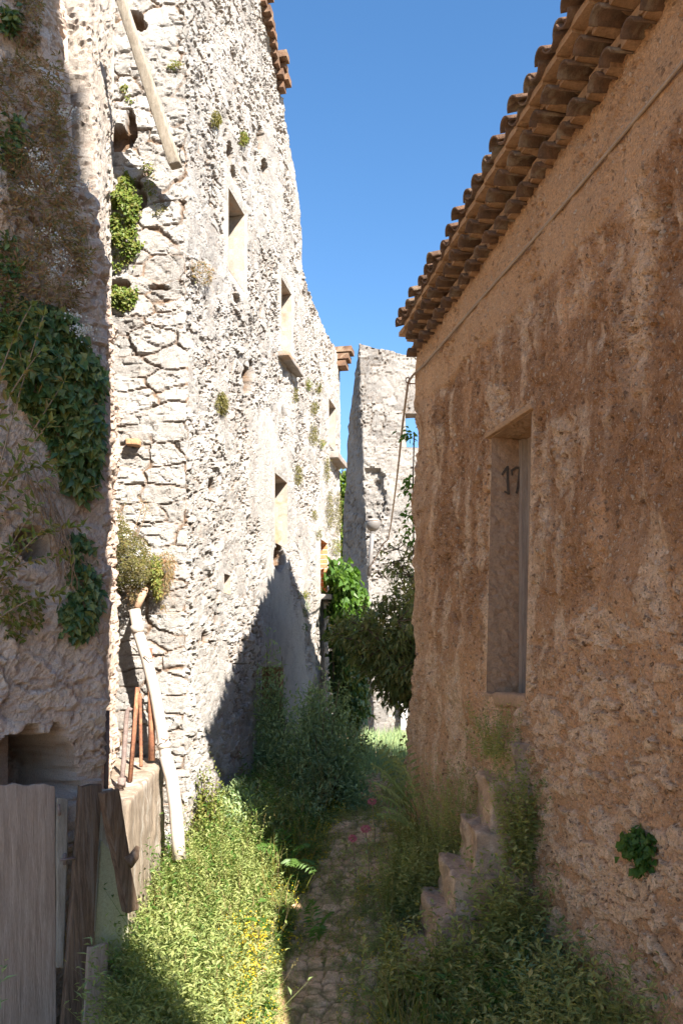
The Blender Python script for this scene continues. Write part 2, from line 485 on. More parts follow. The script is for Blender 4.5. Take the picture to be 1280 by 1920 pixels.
# ================================================================== materials
M_lime = stone_mat('limestone rubble', (.33, .31, .29), (.47, .45, .425), (.21, .135, .085), (.44, .42, .39), tint=(.37, .27, .20), tint_amt=.4, grime=(.20, .195, .19), grime_amt=.55)
M_return = stone_mat('pale dressed rubble', (.35, .33, .305), (.48, .46, .43), (.20, .115, .068), (.44, .415, .38), tint=(.40, .28, .19), tint_amt=.5, grime=(.22, .215, .21), grime_amt=.55)
M_fore = stone_mat('weathered mortar rubble', (.56, .43, .34), (.68, .56, .47), (.36, .22, .14), (.64, .49, .39), tint=(.46, .24, .13), tint_amt=.6, grime=(.62, .59, .57), grime_amt=.4)
M_pier = stone_mat('old lime render', (.40, .355, .315), (.45, .41, .37), (.24, .15, .10), (.41, .35, .30), tint=(.42, .27, .19), tint_amt=.5, grime=(.24, .22, .205), grime_amt=.5)
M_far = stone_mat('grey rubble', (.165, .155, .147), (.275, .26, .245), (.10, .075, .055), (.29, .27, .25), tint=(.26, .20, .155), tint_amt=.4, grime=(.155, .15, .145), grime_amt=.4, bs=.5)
M_earth = plaster_mat('earthen render', (.66, .37, .20), (.27, .125, .055), (.84, .60, .41), (.68, .42, .235), stone=(.54, .39, .28))
M_reveal = simple_mat('rendered reveal', (.54, .33, .195), (.40, .235, .135), 5, c3=(.62, .44, .30), bs=.5)
M_jamb = simple_mat('grey brown jamb render', (.42, .265, .165), (.35, .215, .135), 13, bs=1.0, fine=45)
M_paleplaster = simple_mat('pale lime plaster', (.35, .31, .265), (.27, .235, .20), 5, c3=(.34, .21, .135), bs=.35)
M_brick = None
M_tile = simple_mat('old clay tile', (.175, .10, .062), (.095, .06, .042), 9, c3=(.24, .18, .125), bs=.6)
M_mortar = simple_mat('cornice mortar', (.44, .265, .15), (.34, .20, .11), 14, bs=.9, fine=50)
M_slab = simple_mat('weathered slab', (.27, .25, .235), (.18, .16, .15), 6, c3=(.25, .17, .115), bs=.6)
M_step = simple_mat('worn step stone', (.52, .35, .24), (.31, .21, .15), 9, c3=(.58, .42, .30), bs=.8)
M_conc = simple_mat('stained concrete', (.30, .245, .19), (.16, .125, .095), 5, stretch=(2.2, 2.2, .45), c3=(.38, .35, .31), bs=.7, fine=70)
M_soil = simple_mat('soil', (.30, .205, .125), (.21, .145, .085), 6, bs=1.0, c3=(.16, .15, .06))
M_dark = simple_mat('dark interior', (.05, .042, .035), (.03, .026, .022), 5)


def brick_mat():
    m, nt, b, out = new_mat('orange brick')
    P = pos(nt)
    z = N(nt, 'ShaderNodeSeparateXYZ', {0: P}).outputs[2]
    fr = mth(nt, 'FRACT', mth(nt, 'DIVIDE', z, .075))
    j = ramp(nt, mth(nt, 'ABSOLUTE', mth(nt, 'SUBTRACT', fr, .5)), [(.36, 0.0), (.44, 1.0)])
    idv = N(nt, 'ShaderNodeTexWhiteNoise', {1: mth(nt, 'FLOOR', mth(nt, 'DIVIDE', z, .075))}, noise_dimensions='1D').outputs[0]
    c = ramp(nt, idv, [(0, (.45, .17, .07)), (.5, (.52, .25, .12)), (1, (.40, .20, .12))])
    c = mixc(nt, j, c, (.55, .45, .36))
    c = mixc(nt, 1.0, c, ramp(nt, nz(nt, P, 40, 4), [(.3, .75), (.7, 1.15)]), 'MULTIPLY')
    nt.links.new(c, b.inputs['Base Color']); bump(nt, b, mth(nt, 'SUBTRACT', nz(nt, P, 60, 3), j), .5)
    return m


M_brick = brick_mat()

# ================================================================== ground
_GY = [-30, 0, 4, 6.1, 7.5, 8.9, 12, 18, 45]
_GZ = [-1.8, -1.25, -1.0, -.68, -.30, .05, .12, .2, .3]


def zg0(Y):
    return np.interp(Y, _GY, _GZ)


def zg(X, Y):
    z = zg0(Y) * .4 + (zg0(Y - .5) + zg0(Y + .5)) * .3
    return z + (fbm(np.asarray(X) * 1.1 + 40, np.asarray(Y) * 1.1 + 40, 5, 3) - .5) * .14


def ground_at(px, py):
    kx, kz = (px - HX) / F, (HY - py) / F
    lo, hi = 3.0, 40.0
    for _ in range(50):
        m = (lo + hi) / 2
        if EYE + kz * m > float(zg0(m)): lo = m
        else: hi = m
    return np.array([kx * lo, lo, float(zg(np.array(kx * lo), np.array(lo)))])


def sheet(name, xs, ys, zf, mat, keep=None):
    X, Y = np.meshgrid(xs, ys); Z = zf(X, Y)
    V = np.stack([X, Y, Z], -1).reshape(-1, 3); r, c = X.shape
    ii = np.arange(r * c).reshape(r, c)
    f = np.stack([ii[:-1, :-1], ii[:-1, 1:], ii[1:, 1:], ii[1:, :-1]], -1)
    if keep is not None: f = f[keep((X[:-1, :-1] + X[1:, 1:]) / 2, (Y[:-1, :-1] + Y[1:, 1:]) / 2)]
    return np_mesh(name, V, [f.reshape(-1, 4)], mat)


gx = np.concatenate([np.linspace(-400, -6, 14), np.linspace(-5, 5, 170), np.linspace(6, 400, 14)])
gy = np.concatenate([np.linspace(-300, -4, 10), np.linspace(-3, 4.5, 20), np.linspace(4.6, 13, 170), np.linspace(13.5, 30, 30), np.linspace(34, 900, 14)])
o = sheet('ground', gx, gy, lambda X, Y: zg(X, Y) - .012 + .03 * (fbm(X * 9, Y * 9, 8, 3) - .5) * (np.abs(Y) < 60), M_soil); tag(o, kind='structure')

# cobbled path: centre line found on the ground, rounded stones in sand
_pc = np.array([ground_at(*p) for p in ((590, 1930), (600, 1830), (622, 1720), (648, 1630), (668, 1560), (700, 1490), (735, 1430), (752, 1395))])
_pc = _pc[np.argsort(_pc[:, 1])]


def path_x(Y): return np.interp(Y, _pc[:, 1], _pc[:, 0])


def cobble_mat():
    m, nt, b, out = new_mat('worn cobbles')
    sp = N(nt, 'ShaderNodeSeparateColor', {0: N(nt, 'ShaderNodeAttribute', attribute_name='Col').outputs[0]})
    P = pos(nt)
    c = mixc(nt, sp.outputs[0], (.56, .35, .21), (.68, .46, .30))
    c = mixc(nt, sp.outputs[1], (.24, .155, .08), c)
    c = mixc(nt, ramp(nt, nz(nt, P, 5, 6, .7), [(.46, 0.0), (.60, .85)]), c, (.20, .16, .065))
    c = mixc(nt, 1.0, c, ramp(nt, nz(nt, P, 70, 4, .7), [(.25, .65), (.75, 1.25)]), 'MULTIPLY')
    nt.links.new(c, b.inputs['Base Color']); b.inputs['Roughness'].default_value = .75
    bump(nt, b, nz(nt, P, 60, 5, .7), .6, .02)
    return m


def make_path():
    t = np.linspace(-.62, .62, 90); ys = np.linspace(3.5, 12.5, 560)
    T, Y = np.meshgrid(t, ys)
    X = path_x(Y) + T + .06 * (fbm(Y * 1.3, Y * 0 + 2, 3, 2) - .5)
    wv = .35 * (fbm(X * 7, Y * 7, 36, 3) - .5)
    d1, d2, cid = voro(X / .135 + wv, Y / .125 - wv, 31, .85); e = d2 - d1
    g = sstep(.02, .16, e)
    Z = zg(X, Y) + .006 + g * (.010 + .018 * (cid - .5)) + g * (.5 - d1) * .010 + .014 * (fbm(X * 20, Y * 20, 4, 2) - .5) - .05 * sstep(.45, .62, np.abs(T))
    V = np.stack([X, Y, Z], -1).reshape(-1, 3); r, c = X.shape; ii = np.arange(r * c).reshape(r, c)
    f = np.stack([ii[:-1, :-1], ii[:-1, 1:], ii[1:, 1:], ii[1:, :-1]], -1).reshape(-1, 4)
    C = np.stack([cid, g, 0 * g], -1).reshape(-1, 3)
    o = np_mesh('path', V, [f], cobble_mat(), None, True, C); tag(o, kind='structure')


make_path()

# ================================================================== tall ruined house on the left
FX, FY, FS = -1.396, 7.7, .194                # corner and plan slope of the long facade
FK = math.hypot(1, FS)


def fy(px): return 4620.0 / (950.0 - px)       # depth of the facade under a pixel column


def fq(px): return (fy(px) - FY) * FK


def fz(px, py): return EYE + (HY - py) * fy(px) / F


WL = Wall([(-4.2, 7.7), (FX, FY), (FX + FS * 12, FY + 12)], +1, zero=1)
Q2 = fq(598)                                   # where the second house begins
house = thing('ruined_house', 'tall roofless white limestone house with empty windows, its corner facing the viewer', 'house', (FX, FY, 0))
_top1 = [(-5, 10.2), (fq(440), 10.2), (fq(447), 9.75), (fq(466), 9.62), (fq(472), 9.66), (fq(488), 9.60), (fq(520), 9.15), (fq(540), 8.61), (fq(553), 8.33), (fq(563), 7.95),
         (fq(565), 7.79), (fq(567), 7.26), (fq(580), 7.2), (fq(596), 7.1), (Q2 + 9, 7.1)]
H1 = {'w1': (fq(428), fq(458), 5.75, 6.60), 'w2': (fq(527), fq(546), 5.72, 6.62), 'w3': (fq(515), fq(538), 3.18, 4.05),
      'door': (fq(491), fq(531), -.6, 1.63), 'slot': (fq(577), fq(584), 1.12, 1.33), 'putlog': (fq(420), fq(432), 2.38, 2.58)}
_pits1 = [(fq(464), 4.82, .20, .16, .16), (fq(470), 4.98, .1, .12, .1), (fq(491), 7.86, .10, .20, .16), (fq(497), 7.6, .12, .1, .14), (fq(433), 7.0, .12, .12, .12),
          (fq(440), 6.85, .12, .1, .1), (fq(522), 3.02, .28, .2, .22), (fq(445), 5.55, .1, .07, .08), (fq(400), 3.4, .1, .08, .08), (fq(385), 1.9, .1, .09, .08), (fq(405), 2.1, .08, .08, .07),
          (-.48, 7.46, .10, .1, .13), (-.40, 7.40, .06, .05, .1), (-.62, 6.38, .15, .12, .15), (-.5, 6.5, .05, .16, .12), (-.42, 5.85, .06, .10, .1), (-.5, 5.98, .12, .05, .1), (-.6, 5.08, .10, .05, .09),
          (-.26, 5.05, .1, .03, .06)]
_pl = [(fq(506), 3.75, .62, 1.0), (fq(525), 2.3, .62, 1.05), (fq(548), 1.5, .9, 1.2), (fq(600), 3.2, .35, 1.2)]


def plaster1(Q, Z):
    m = 0 * Q
    for (q, z, a, b) in _pl:
        r = np.hypot((Q - q) / a, (Z - z) / b) + .55 * (fbm(Q * 3, Z * 2.2, 61, 4) - .5)
        m = np.maximum(m, 1 - sstep(.82, 1.0, r))
    for k in ('w1', 'w2'):
        a, b, c, d = H1[k]
        r = np.maximum(np.maximum(a - Q, Q - b) / .16, np.maximum(c - Z, Z - d) / .16) + .7 * (fbm(Q * 6, Z * 6, 63, 3) - .5)
        m = np.maximum(m, 1 - sstep(.7, 1.0, r))
    return m * (Q > .1)


def disp1(Q, Z):
    Hf, cid, g = rubble(Q, Z, .17, .105, 2, .033, .026, .95, smear=.75)
    Hr, cid2, g2 = rubble(Q + 3, Z, .38, .17, 41, .028, .026, .25, .24, (.27, .45), .12)
    # corner blocks and return wall are laid in larger squared stones
    k = sstep(-.02, .06, Q + .25 * (np.floor(Z / .17) % 2) * (Q > 0))
    D = Hr * (1 - k) + Hf * k
    p = plaster1(Q, Z)
    D = D * (1 - .86 * p) + p * (.012 + .035 * (fbm(Q * 5, Z * 2.5, 70, 5, .6) - .5))
    return D + pits(Q, Z, _pits1)


def attr1(Q, Z):
    Hf, cid, g = rubble(Q, Z, .17, .105, 2, .033, .026, .95, smear=.75)
    Hr, cid2, g2 = rubble(Q + 3, Z, .38, .17, 41, .028, .026, .25, .24, (.27, .45), .12)
    k = (Q > .04)
    pt = pits(Q, Z, _pits1)
    g = np.where(k, g, g2) * (1 - sstep(.02, .07, -pt))
    return np.where(k, cid, cid2), g, plaster1(Q, Z) * (1 - sstep(.02, .07, -pt))


q1 = np.concatenate([np.linspace(-2.6, -.8, 24), np.arange(-.78, .1, .0125), np.arange(.11, 2.0, .019), np.arange(2.0, Q2 + .001, .024), [Q2 + .05]])
z1 = np.concatenate([np.linspace(-1.0, -.4, 6), np.arange(-.38, 10.25, .0135)])
zt1 = lambda q: np.interp(q, *zip(*_top1)) + .10 * (fbm(q * 9, q * 0, 15, 3) - .5)
WL.build('wall', q1, z1, disp1, attr1, M_lime, house, ztop=zt1, holes=list(H1.values()), thick=.55)
for k, dep in (('w1', .42), ('w2', .40), ('w3', .38)):
    a, b, c, d = H1[k]
    WL.recess('window', a, b, c, d, dep, M_paleplaster, house)
a, b, c, d = H1['door']; WL.recess('doorway', a, b, c, d, .75, M_jamb, house)
a, b, c, d = H1['slot']; WL.recess('wall_slot', a, b, c, d, .3, M_jamb, house)
a, b, c, d = H1['putlog']; WL.recess('putlog_hole', a, b, c, d, .25, M_paleplaster, house)
# stone sill slab under the upper window
p0 = WL.point(fq(522), 5.60, .02); p1 = WL.point(fq(552), 5.60, .02); c = (p0 + p1) / 2
rough_box('window_sill', (np.linalg.norm(p1 - p0), .22, .07), M_slab, house, amp=.012, M=frame_M(c, p1 - p0, (0, 0, 1)), bev=.012)
# what is left of the tiled eaves at the top of the long wall
mb = MB()
for i, px in enumerate(np.linspace(491, 523, 9)):
    q = fq(px); z = float(np.interp(q, *zip(*_top1))) + .0
    n = WL.normal(q); t = np.array([-n[1], n[0], 0])
    for j, (o_, dz) in enumerate(((.05, -.10), (.12, .0))):
        if j == 1 and i in (1, 2, 3, 4, 5): continue
        mb.box(WL.point(q + .03 * j, z + dz, o_ - .12 + rng.uniform(-.02, .03)), n * .14, t * (.075 + rng.uniform(-.01, .01)), np.array([0, 0, .04]))
mb.build('eaves_course', M_tile, house)

# ================================================================== second house of the row
house2 = thing('ruined_house', 'lower white stone house with a bricked arched window beyond the tall ruin', 'house', tuple(WL.point(Q2, 0)))
H2 = {'w': (fq(616), fq(629), 5.25, 6.0), 'arch': (fq(599.5), fq(613), 2.80, 3.62)}


def disp2(Q, Z):
    Hf, cid, g = rubble(Q, Z, .17, .11, 5, .028, .022, .8, smear=.7)
    p = plaster1(Q, Z)
    return Hf * (1 - .85 * p) - .015


def attr2(Q, Z):
    Hf, cid, g = rubble(Q, Z, .17, .11, 5, .028, .022, .8, smear=.7)
    return cid, g, plaster1(Q, Z)


qe = fq(639); ql = fq(621)
q2 = np.concatenate([np.arange(Q2 + .015, qe, .032), [qe]]); z2 = np.arange(-.6, 7.2, .03)
WL.build('wall', q2, z2, disp2, attr2, M_lime, house2, ztop=lambda q: 7.03 + .08 * (q - Q2) * .3 + .12 * (fbm(q * 8, q * 0, 19, 3) - .5), holes=list(H2.values()), thick=.5,
         keep=lambda Q, Z: (Q < ql) | (Z > 2.55))
a, b, c, d = H2['w']; WL.recess('window', a, b, c, d, .4, M_paleplaster, house2)
a, b, c, d = H2['arch']; WL.recess('brick_arch', a, b, c, d, .26, M_brick, house2)
p0 = WL.point(fq(617), 5.12, .035); p1 = WL.point(fq(639), 5.12, .035)
rough_box('window_sill', (np.linalg.norm(p1 - p0) * .8, .18, .11), M_slab, house2, amp=.012, M=frame_M((p0 + p1) / 2, p1 - p0, (0, 0, 1)), bev=.012)
p0 = WL.point(fq(599), 2.72, .05); p1 = WL.point(fq(621), 2.72, .05)
rough_box('arch_ledge', (np.linalg.norm(p1 - p0), .28, .08), M_slab, house2, amp=.014, M=frame_M((p0 + p1) / 2, p1 - p0, (0, 0, 1)), bev=.012)
mb = MB(); n = WL.normal(qe)
for j in range(3):
    mb.box(WL.point(qe - .12, 7.08 - .12 * j, .12 - .05 * j - .05), n * (.16), np.array([-n[1], n[0], 0]) * .14, np.array([0, 0, .045]))
mb.build('eaves_stub', M_tile, house2)

# ================================================================== rendered pier between the near ruin and the tall house
WP = Wall([(-4.2, 6.9), (-1.885, 6.9), (-2.085, 7.68)], +1, zero=1, shift=lambda z: (-.066 * np.maximum(z - 4.4, 0), 0 * z), wq=lambda q: np.clip(1 - q / .8 * 1.2, -.2, 1))


def dispP(Q, Z):
    H_, cid, g = rubble(Q, Z, .2, .13, 8, .03, .025, .8)
    rough = np.where(Q > 0, .55 + .45 * sstep(.3, .6, Q), .25 + .5 * sstep(.5, .62, fbm(Q * 2, Z * 1.5, 90, 3)))
    return H_ * rough + (fbm(Q * 10, Z * 1.3, 91, 4) - .5) * .05 * (Q > 0)


def attrP(Q, Z):
    H_, cid, g = rubble(Q, Z, .2, .13, 8, .03, .025, .8)
    return cid, g, np.where(Q > .3, .2, .8) * sstep(.3, .45, fbm(Q * 3, Z * 2, 92, 3) + .1)


pier = thing('rendered_pier', 'narrow leaning pier of flaking pale render beside the back corner of the tall house', 'wall', (-1.885, 6.9, 0))
WP.build('wall', np.concatenate([np.arange(-1.6, -.02, .03), np.arange(-.02, .81, .018)]), np.arange(1.5, 8.6, .025), dispP, attrP, M_pier, pier, thick=.3)

# ================================================================== near ruin on the left, overgrown
_er = [(0, 82), (60, 84), (90, 86), (180, 115), (290, 135), (360, 158), (430, 180), (560, 192), (700, 203), (1000, 202), (1250, 200), (1450, 196), (1900, 190)]
_ez, _em = [], []
for (py, px) in _er:
    r = (px - HX) / F; m_ = (6 * r + 1.65) / (.7071 * (r - 1)); Yc = 6 - .7071 * m_
    _ez.append(EYE + (HY - py) * Yc / F); _em.append(m_)
_ez = np.array(_ez[::-1]); _em = np.array(_em[::-1])


def shF(z):
    m_ = np.interp(z, _ez, _em) + .05 * (fbm(np.asarray(z) * 4, 0 * np.asarray(z), 33, 3) - .5) * sstep(3.8, 4.6, z)
    return -.7071 * m_, -.7071 * m_


WF = Wall([(-1.65 - 3.2, 6.0 - 3.2), (-1.65, 6.0), (-1.98, 7.6)], +1, zero=1, shift=shF)


def f_hit(px, py, out=0.0):
    """point where the ray of a pixel meets the near ruin's face"""
    r = (px - HX) / F; Y = (6.0 + 1.65) / (1 - r)           # plane X - Y = -7.65
    p = np.array([r * Y, Y, EYE + (HY - py) * Y / F])
    return p + np.array([.7071, -.7071, 0]) * out


def f_q(px, py):
    p = f_hit(px, py); m_ = float(np.interp(p[2], _ez, _em))
    return (p[0] + .7071 * m_ + 1.65) * 1.41421, p[2]


def dispF(Q, Z):
    H_, cid, g = rubble(Q, Z, .24, .17, 12, .03, .045, .7, .5)
    up = sstep(3.6, 4.6, Z)
    cov = sstep(.42, .6, fbm(Q * 1.5, Z * 1.2, 110, 3)) * .7
    D = H_ * (.45 + .55 * cov + .6 * up) + (fbm(Q * 4, Z * 4, 111, 5, .6) - .5) * .10 + (fbm(Q * 18, Z * 18, 112, 4, .65) - .5) * .035
    D = D + .10 * up * (fbm(Q * 1.6, Z * 1.1, 114, 3) - .4)
    L = [(qa, za, ra, rb, dp) for (pa, ra, rb, dp) in (((70, 1452), .34, .34, .85), ((20, 1500), .30, .24, .8), ((62, 1015), .14, .13, .32), ((150, 80), .1, .3, .1)) for (qa, za) in [f_q(*pa)]]
    return D + pits(Q, Z, L)


def attrF(Q, Z):
    H_, cid, g = rubble(Q, Z, .24, .17, 12, .03, .045, .7, .5)
    return cid, np.clip(g + .35, 0, 1), .75 * sstep(.4, .6, fbm(Q * 2.2, Z * 1.6, 113, 4))


near = thing('ruined_wall', 'dark overgrown rubble wall with a broken slanting top and a low arched hole, nearest on the left', 'wall', (-1.65, 6.0, -.7))
WF.build('wall', np.concatenate([np.arange(-4.2, -1.25, .06), np.arange(-1.25, .12, .0125), np.arange(.13, 1.2, .04)]), np.arange(-1.1, 6.9, .017), dispF, attrF, M_fore, near, thick=.45)

# ================================================================== earthen house on the right
RX, RY, RS = .723, 8.9, -.244
WR = Wall([(RX - RS * 5.6, RY - 5.6), (RX, RY), (RX + .97 * 3, RY + .237 * 3)], -1, zero=1, shift=lambda z: (.0225 * (z - 1.5), 0 * z))


def rq(px, Y=None):
    """wall coordinate under a pixel column (negative towards the viewer)"""
    Yw = (RX - RS * RY) / ((px - HX) / F - RS)
    return (Yw - RY) * math.hypot(1, RS)


def ry(px): return (RX - RS * RY) / ((px - HX) / F - RS)


def rz(px, py): return EYE + (HY - py) * ry(px) / F


rhouse = thing('rendered_house', 'reddish brown rendered house with tiled cornice and narrow doorway along the right side', 'house', (RX, RY, 0))
DQ = tuple(sorted((rq(912), rq(985)))); DOOR = (DQ[0], DQ[1], 1.38, 3.50)
_be = [(rq(700), 4.55), (rq(800), 4.30), (rq(1000), 4.36), (rq(1130), 4.40), (rq(1290), 4.62)]   # lower edge of the smooth band below the cornice
_be = sorted(_be)


def band(Q, Z):
    return sstep(-.02, .03, Z - np.interp(Q, *zip(*_be)) + .10 * (fbm(Q * 3, Z * 3, 120, 3) - .5))


def lowstone(Q, Z):
    """render fallen away near the ground, towards the viewer"""
    edge = 1.25 + .75 * sstep(-1.8, -4.0, Q)
    return sstep(-.35, .25, edge - Z + 1.1 * (fbm(Q * 1.7, Z * 1.7, 121, 3) - .5)) * sstep(-1.2, -2.6, Q) + .35 * sstep(.3, -.3, Z)


def coat(Q, Z):
    """1 where the finishing coat still holds, 0 where it has dropped off"""
    return sstep(.475, .50, fbm(Q * 1.7 + 2, Z * 1.3, 126, 5, .55) + .06 * sstep(1.0, 3.0, Z) - .05)


def dispR(Q, Z):
    b = band(Q, Z); ls = np.clip(lowstone(Q, Z), 0, 1); ct = coat(Q, Z)
    H_, cid, g = rubble(Q, Z, .13, .095, 17, .045, .05, .7, .8)
    coarse = (fbm(Q * 2.0, Z * 2.0, 122, 3) - .5) * .10
    mm = fbm(Q * 8, Z * 8, 123, 5, .62); mid = (mm - .5) * .060
    # crumbling skin: angular grains, open cracks and holes where grains have dropped out
    wq = .5 * (fbm(Q * 9, Z * 9, 129, 3) - .5)
    f1, f2, k1, k2, ox, oy = voro_t(Q / .052 + wq * 2, Z / .044 - wq * 2, 124, .95)
    gm = sstep(.40, .58, fbm(Q * 3.3, Z * 3.0, 128, 4)) * (1 - .55 * ct)
    grain = gm * ((k1 - .5) * .026 + ((k2 - .5) * ox + (np.modf(k2 * 6.7)[0] - .5) * oy) * .03 - (1 - sstep(0, .14, f2 - f1)) * .014 - (k1 < .10) * (1 - sstep(.25, .5, f1)) * .040)
    cr = fbm(Q * 5 + 3, Z * 4, 135, 4); crack = -np.clip(1 - np.abs(cr - .5) * 28, 0, 1) * .022 * sstep(.5, .6, fbm(Q * 1.6, Z * 1.6, 136, 2))
    D = (coarse + mid + grain + crack) * (1 - .35 * b) + .02 * b + .022 * (ct - .5) * (1 - b)
    bulge = .07 * np.exp(-((Z - .4) / .8) ** 2) * sstep(-1.6, 0, Q) * (Q < .3)
    st = sstep(.38, .46, cid) * sstep(.3, .6, g)
    return D * (1 - .45 * ls) + (H_ * .62 + .012 * st) * ls * (.45 + .55 * st) + bulge


def attrR(Q, Z):
    b = band(Q, Z); ls = np.clip(lowstone(Q, Z), 0, 1)
    s1 = .5 * fbm(Q * 6, Z * .8, 130, 5, .6) + .5 * fbm(Q * 2.2, Z * 1.7, 132, 6, .66); s2 = .5 * fbm(Q * 7 + 5, Z * 1.0, 131, 5, .6) + .5 * fbm(Q * 2.6, Z * 2.2, 133, 6, .66)
    up = sstep(.9, 3.0, Z)
    dark = sstep(.40, .60, s1 + .08 * up) * (.22 + .68 * up) * (1 - .62 * b)
    H_, cid, g = rubble(Q, Z, .13, .095, 17, .045, .05, .7, .8)
    stk = np.exp(-((Q + 3.95 + .25 * (fbm(Z * 2, Z * 0, 134, 3) - .5)) / .13) ** 2) * sstep(3.0, 3.5, Z)
    pale = np.maximum(np.maximum(sstep(.50, .62, s2) * .8, sstep(-.9, -.1, Q) * .45 * sstep(.4, .55, s2 + .08)), .8 * stk) * (1 - b)  # pale streaks; strip by the far corner is bounce light put into the colour
    dark = dark * (1 - .8 * stk)
    a, e_, c, d = DOOR
    nb = np.exp(-(np.maximum(np.maximum(a - Q, Q - e_), 0) / .07) ** 2) * ((Z > c - .1) & (Z < d + .1))
    pale = np.maximum(pale, .8 * nb)
    dark = dark * (1 - ls) + ls * (1 - g) * .7
    pale = pale * (1 - ls) + ls * g * sstep(.38, .46, cid) * (.25 + .75 * cid)
    return np.clip(dark, 0, 1), np.clip(pale, 0, 1), b * .38


qr = np.concatenate([np.linspace(-5.7, -4.55, 14), np.arange(-4.54, .12, .0115), np.linspace(.13, 3.0, 24)])
zr = np.concatenate([np.linspace(-1.3, -.9, 4), np.arange(-.88, 5.5, .0115)])
WR.build('wall', qr, zr, dispR, attrR, M_earth, rhouse, holes=[DOOR], thick=.45, smooth=False, ztop=lambda q: np.full(np.shape(q), 5.45))
# ================================================================== doorway of the right house
M_wood_grey = simple_mat('grey weathered wood', (.44, .345, .275), (.29, .215, .165), 6, stretch=(7, 7, .45), bs=.5, c3=(.38, .29, .23), fine=55)
M_wood_dark = simple_mat('dark old wood', (.20, .135, .09), (.085, .055, .038), 6, stretch=(7, 7, .45), bs=.6, c3=(.19, .15, .12), fine=55)
M_wood_pale = simple_mat('bleached wood', (.31, .27, .215), (.22, .185, .145), 7, stretch=(6, 6, .5), bs=.5, c3=(.35, .31, .26), fine=60)
M_flake = simple_mat('flaking pale paint', (.46, .45, .38), (.40, .41, .35), 5, stretch=(5, 5, .5), bs=.4, c3=(.24, .17, .12), lo=.3, hi=.7)
M_green = simple_mat('pale green paint', (.42, .42, .28), (.36, .36, .24), 4, bs=.3, c3=(.45, .44, .33))
M_rust = simple_mat('rusty iron', (.24, .105, .06), (.15, .07, .045), 14, bs=.5, c3=(.30, .16, .09))
M_iron = simple_mat('grey corroded iron', (.22, .17, .15), (.15, .11, .10), 14, bs=.5)
M_pvc = simple_mat('old plastic pipe', (.47, .42, .37), (.40, .335, .28), 4, stretch=(1, 1, .6), bs=.12, rough=.5, spec=.4)
M_pvc2 = simple_mat('brown clay pipe', (.34, .235, .16), (.28, .18, .12), 5, bs=.3)
M_cable = simple_mat('painted cable', (.36, .27, .20), (.30, .22, .165), 8, bs=.1)
M_black = simple_mat('black paint', (.07, .05, .038), (.11, .08, .06), 40, bs=.1)
M_grey = simple_mat('grey lamp metal', (.17, .16, .155), (.13, .12, .115), 8, bs=.1, rough=.5, spec=.4)
M_white = simple_mat('whitewashed wall', (.66, .64, .62), (.52, .5, .48), 5, bs=.4)

WR.recess('door_reveal', DOOR[0], DOOR[1], DOOR[2], DOOR[3], .31, M_jamb, rhouse, back=False, amp=.009, res=.04)
# the door itself stands at the back of the opening
def dpt(q, z, d): return WR.point(q, z, -d)
nR = WR.normal((DQ[0] + DQ[1]) / 2); tR = np.array([-nR[1], nR[0], 0]); tR = tR if tR[1] > 0 else -tR
mb = MB()
for i in range(4):
    q = DQ[1] - .02 - (i + .5) * (DQ[1] - DQ[0] - .04) / 4
    mb.box(dpt(q, 2.44, .33), tR * ((DQ[1] - DQ[0]) / 8 - .006), nR * .02, np.array([0, 0, 1.07]))
mb.build('door', M_wood_grey, rhouse)
mb = MB()
mb.box(dpt(DQ[0] + .03, 2.44, .285), tR * .035, nR * .025, np.array([0, 0, 1.05]))
mb.box(dpt(DQ[1] - .03, 2.44, .285), tR * .028, nR * .025, np.array([0, 0, 1.05]))
mb.build('door_frame', M_wood_grey, rhouse)
c = (WR.point(DQ[0], 3.50, .0) + WR.point(DQ[1], 3.50, .0)) / 2
rough_box('lintel', (DQ[1] - DQ[0] + .14, .40, .045), M_mortar, rhouse, amp=.008, M=frame_M(c - nR * .16 + np.array([0, 0, .026]), tR, (0, 0, 1)), bev=.008, cuts=9)
rough_box('threshold', (DQ[1] - DQ[0] + .03, .34, .10), M_jamb, rhouse, amp=.03, M=frame_M((WR.point(DQ[0], 1.36) + WR.point(DQ[1], 1.36)) / 2 - nR * .16, tR, (0, 0, 1)), bev=.02, cuts=9)

# hand-painted 17. on the far jamb (a surface at q = DQ[1], running inwards along -nR)
jq = DQ[1] if WR.point(DQ[1], 2)[1] > WR.point(DQ[0], 2)[1] else DQ[0]
jn = -tR                                           # the jamb faces the viewer
def jam(d, z): return WR.point(jq, z, .003) - nR * d + jn * .010
def stroke(mb, pts, w):
    for a, b in zip(pts[:-1], pts[1:]):
        A = jam(*a); B = jam(*b); t = (B - A) / np.linalg.norm(B - A); s_ = np.cross(jn, t) * w / 2; t = t * w * .3
        mb.box((A + B) / 2, (B - A) / 2 + t, s_, jn * .0015)
for nm, sts in (('painted_digit', [([(.095, 3.20), (.125, 3.245), (.140, 3.262)], .020), ([(.140, 3.265), (.143, 3.17), (.150, 3.075), (.154, 3.045)], .022), ([(.118, 3.06), (.154, 3.045)], .014)]),
                ('painted_digit', [([(.175, 3.235), (.215, 3.262), (.252, 3.262)], .020), ([(.250, 3.262), (.243, 3.18), (.236, 3.10), (.226, 3.055)], .021), ([(.176, 3.238), (.181, 3.20)], .014)]),
                ('painted_dot', [([(.262, 3.062), (.274, 3.056)], .024)])):
    mb = MB()
    for p_, w_ in sts: stroke(mb, p_, w_)
    mb.build(nm, M_black, rhouse)

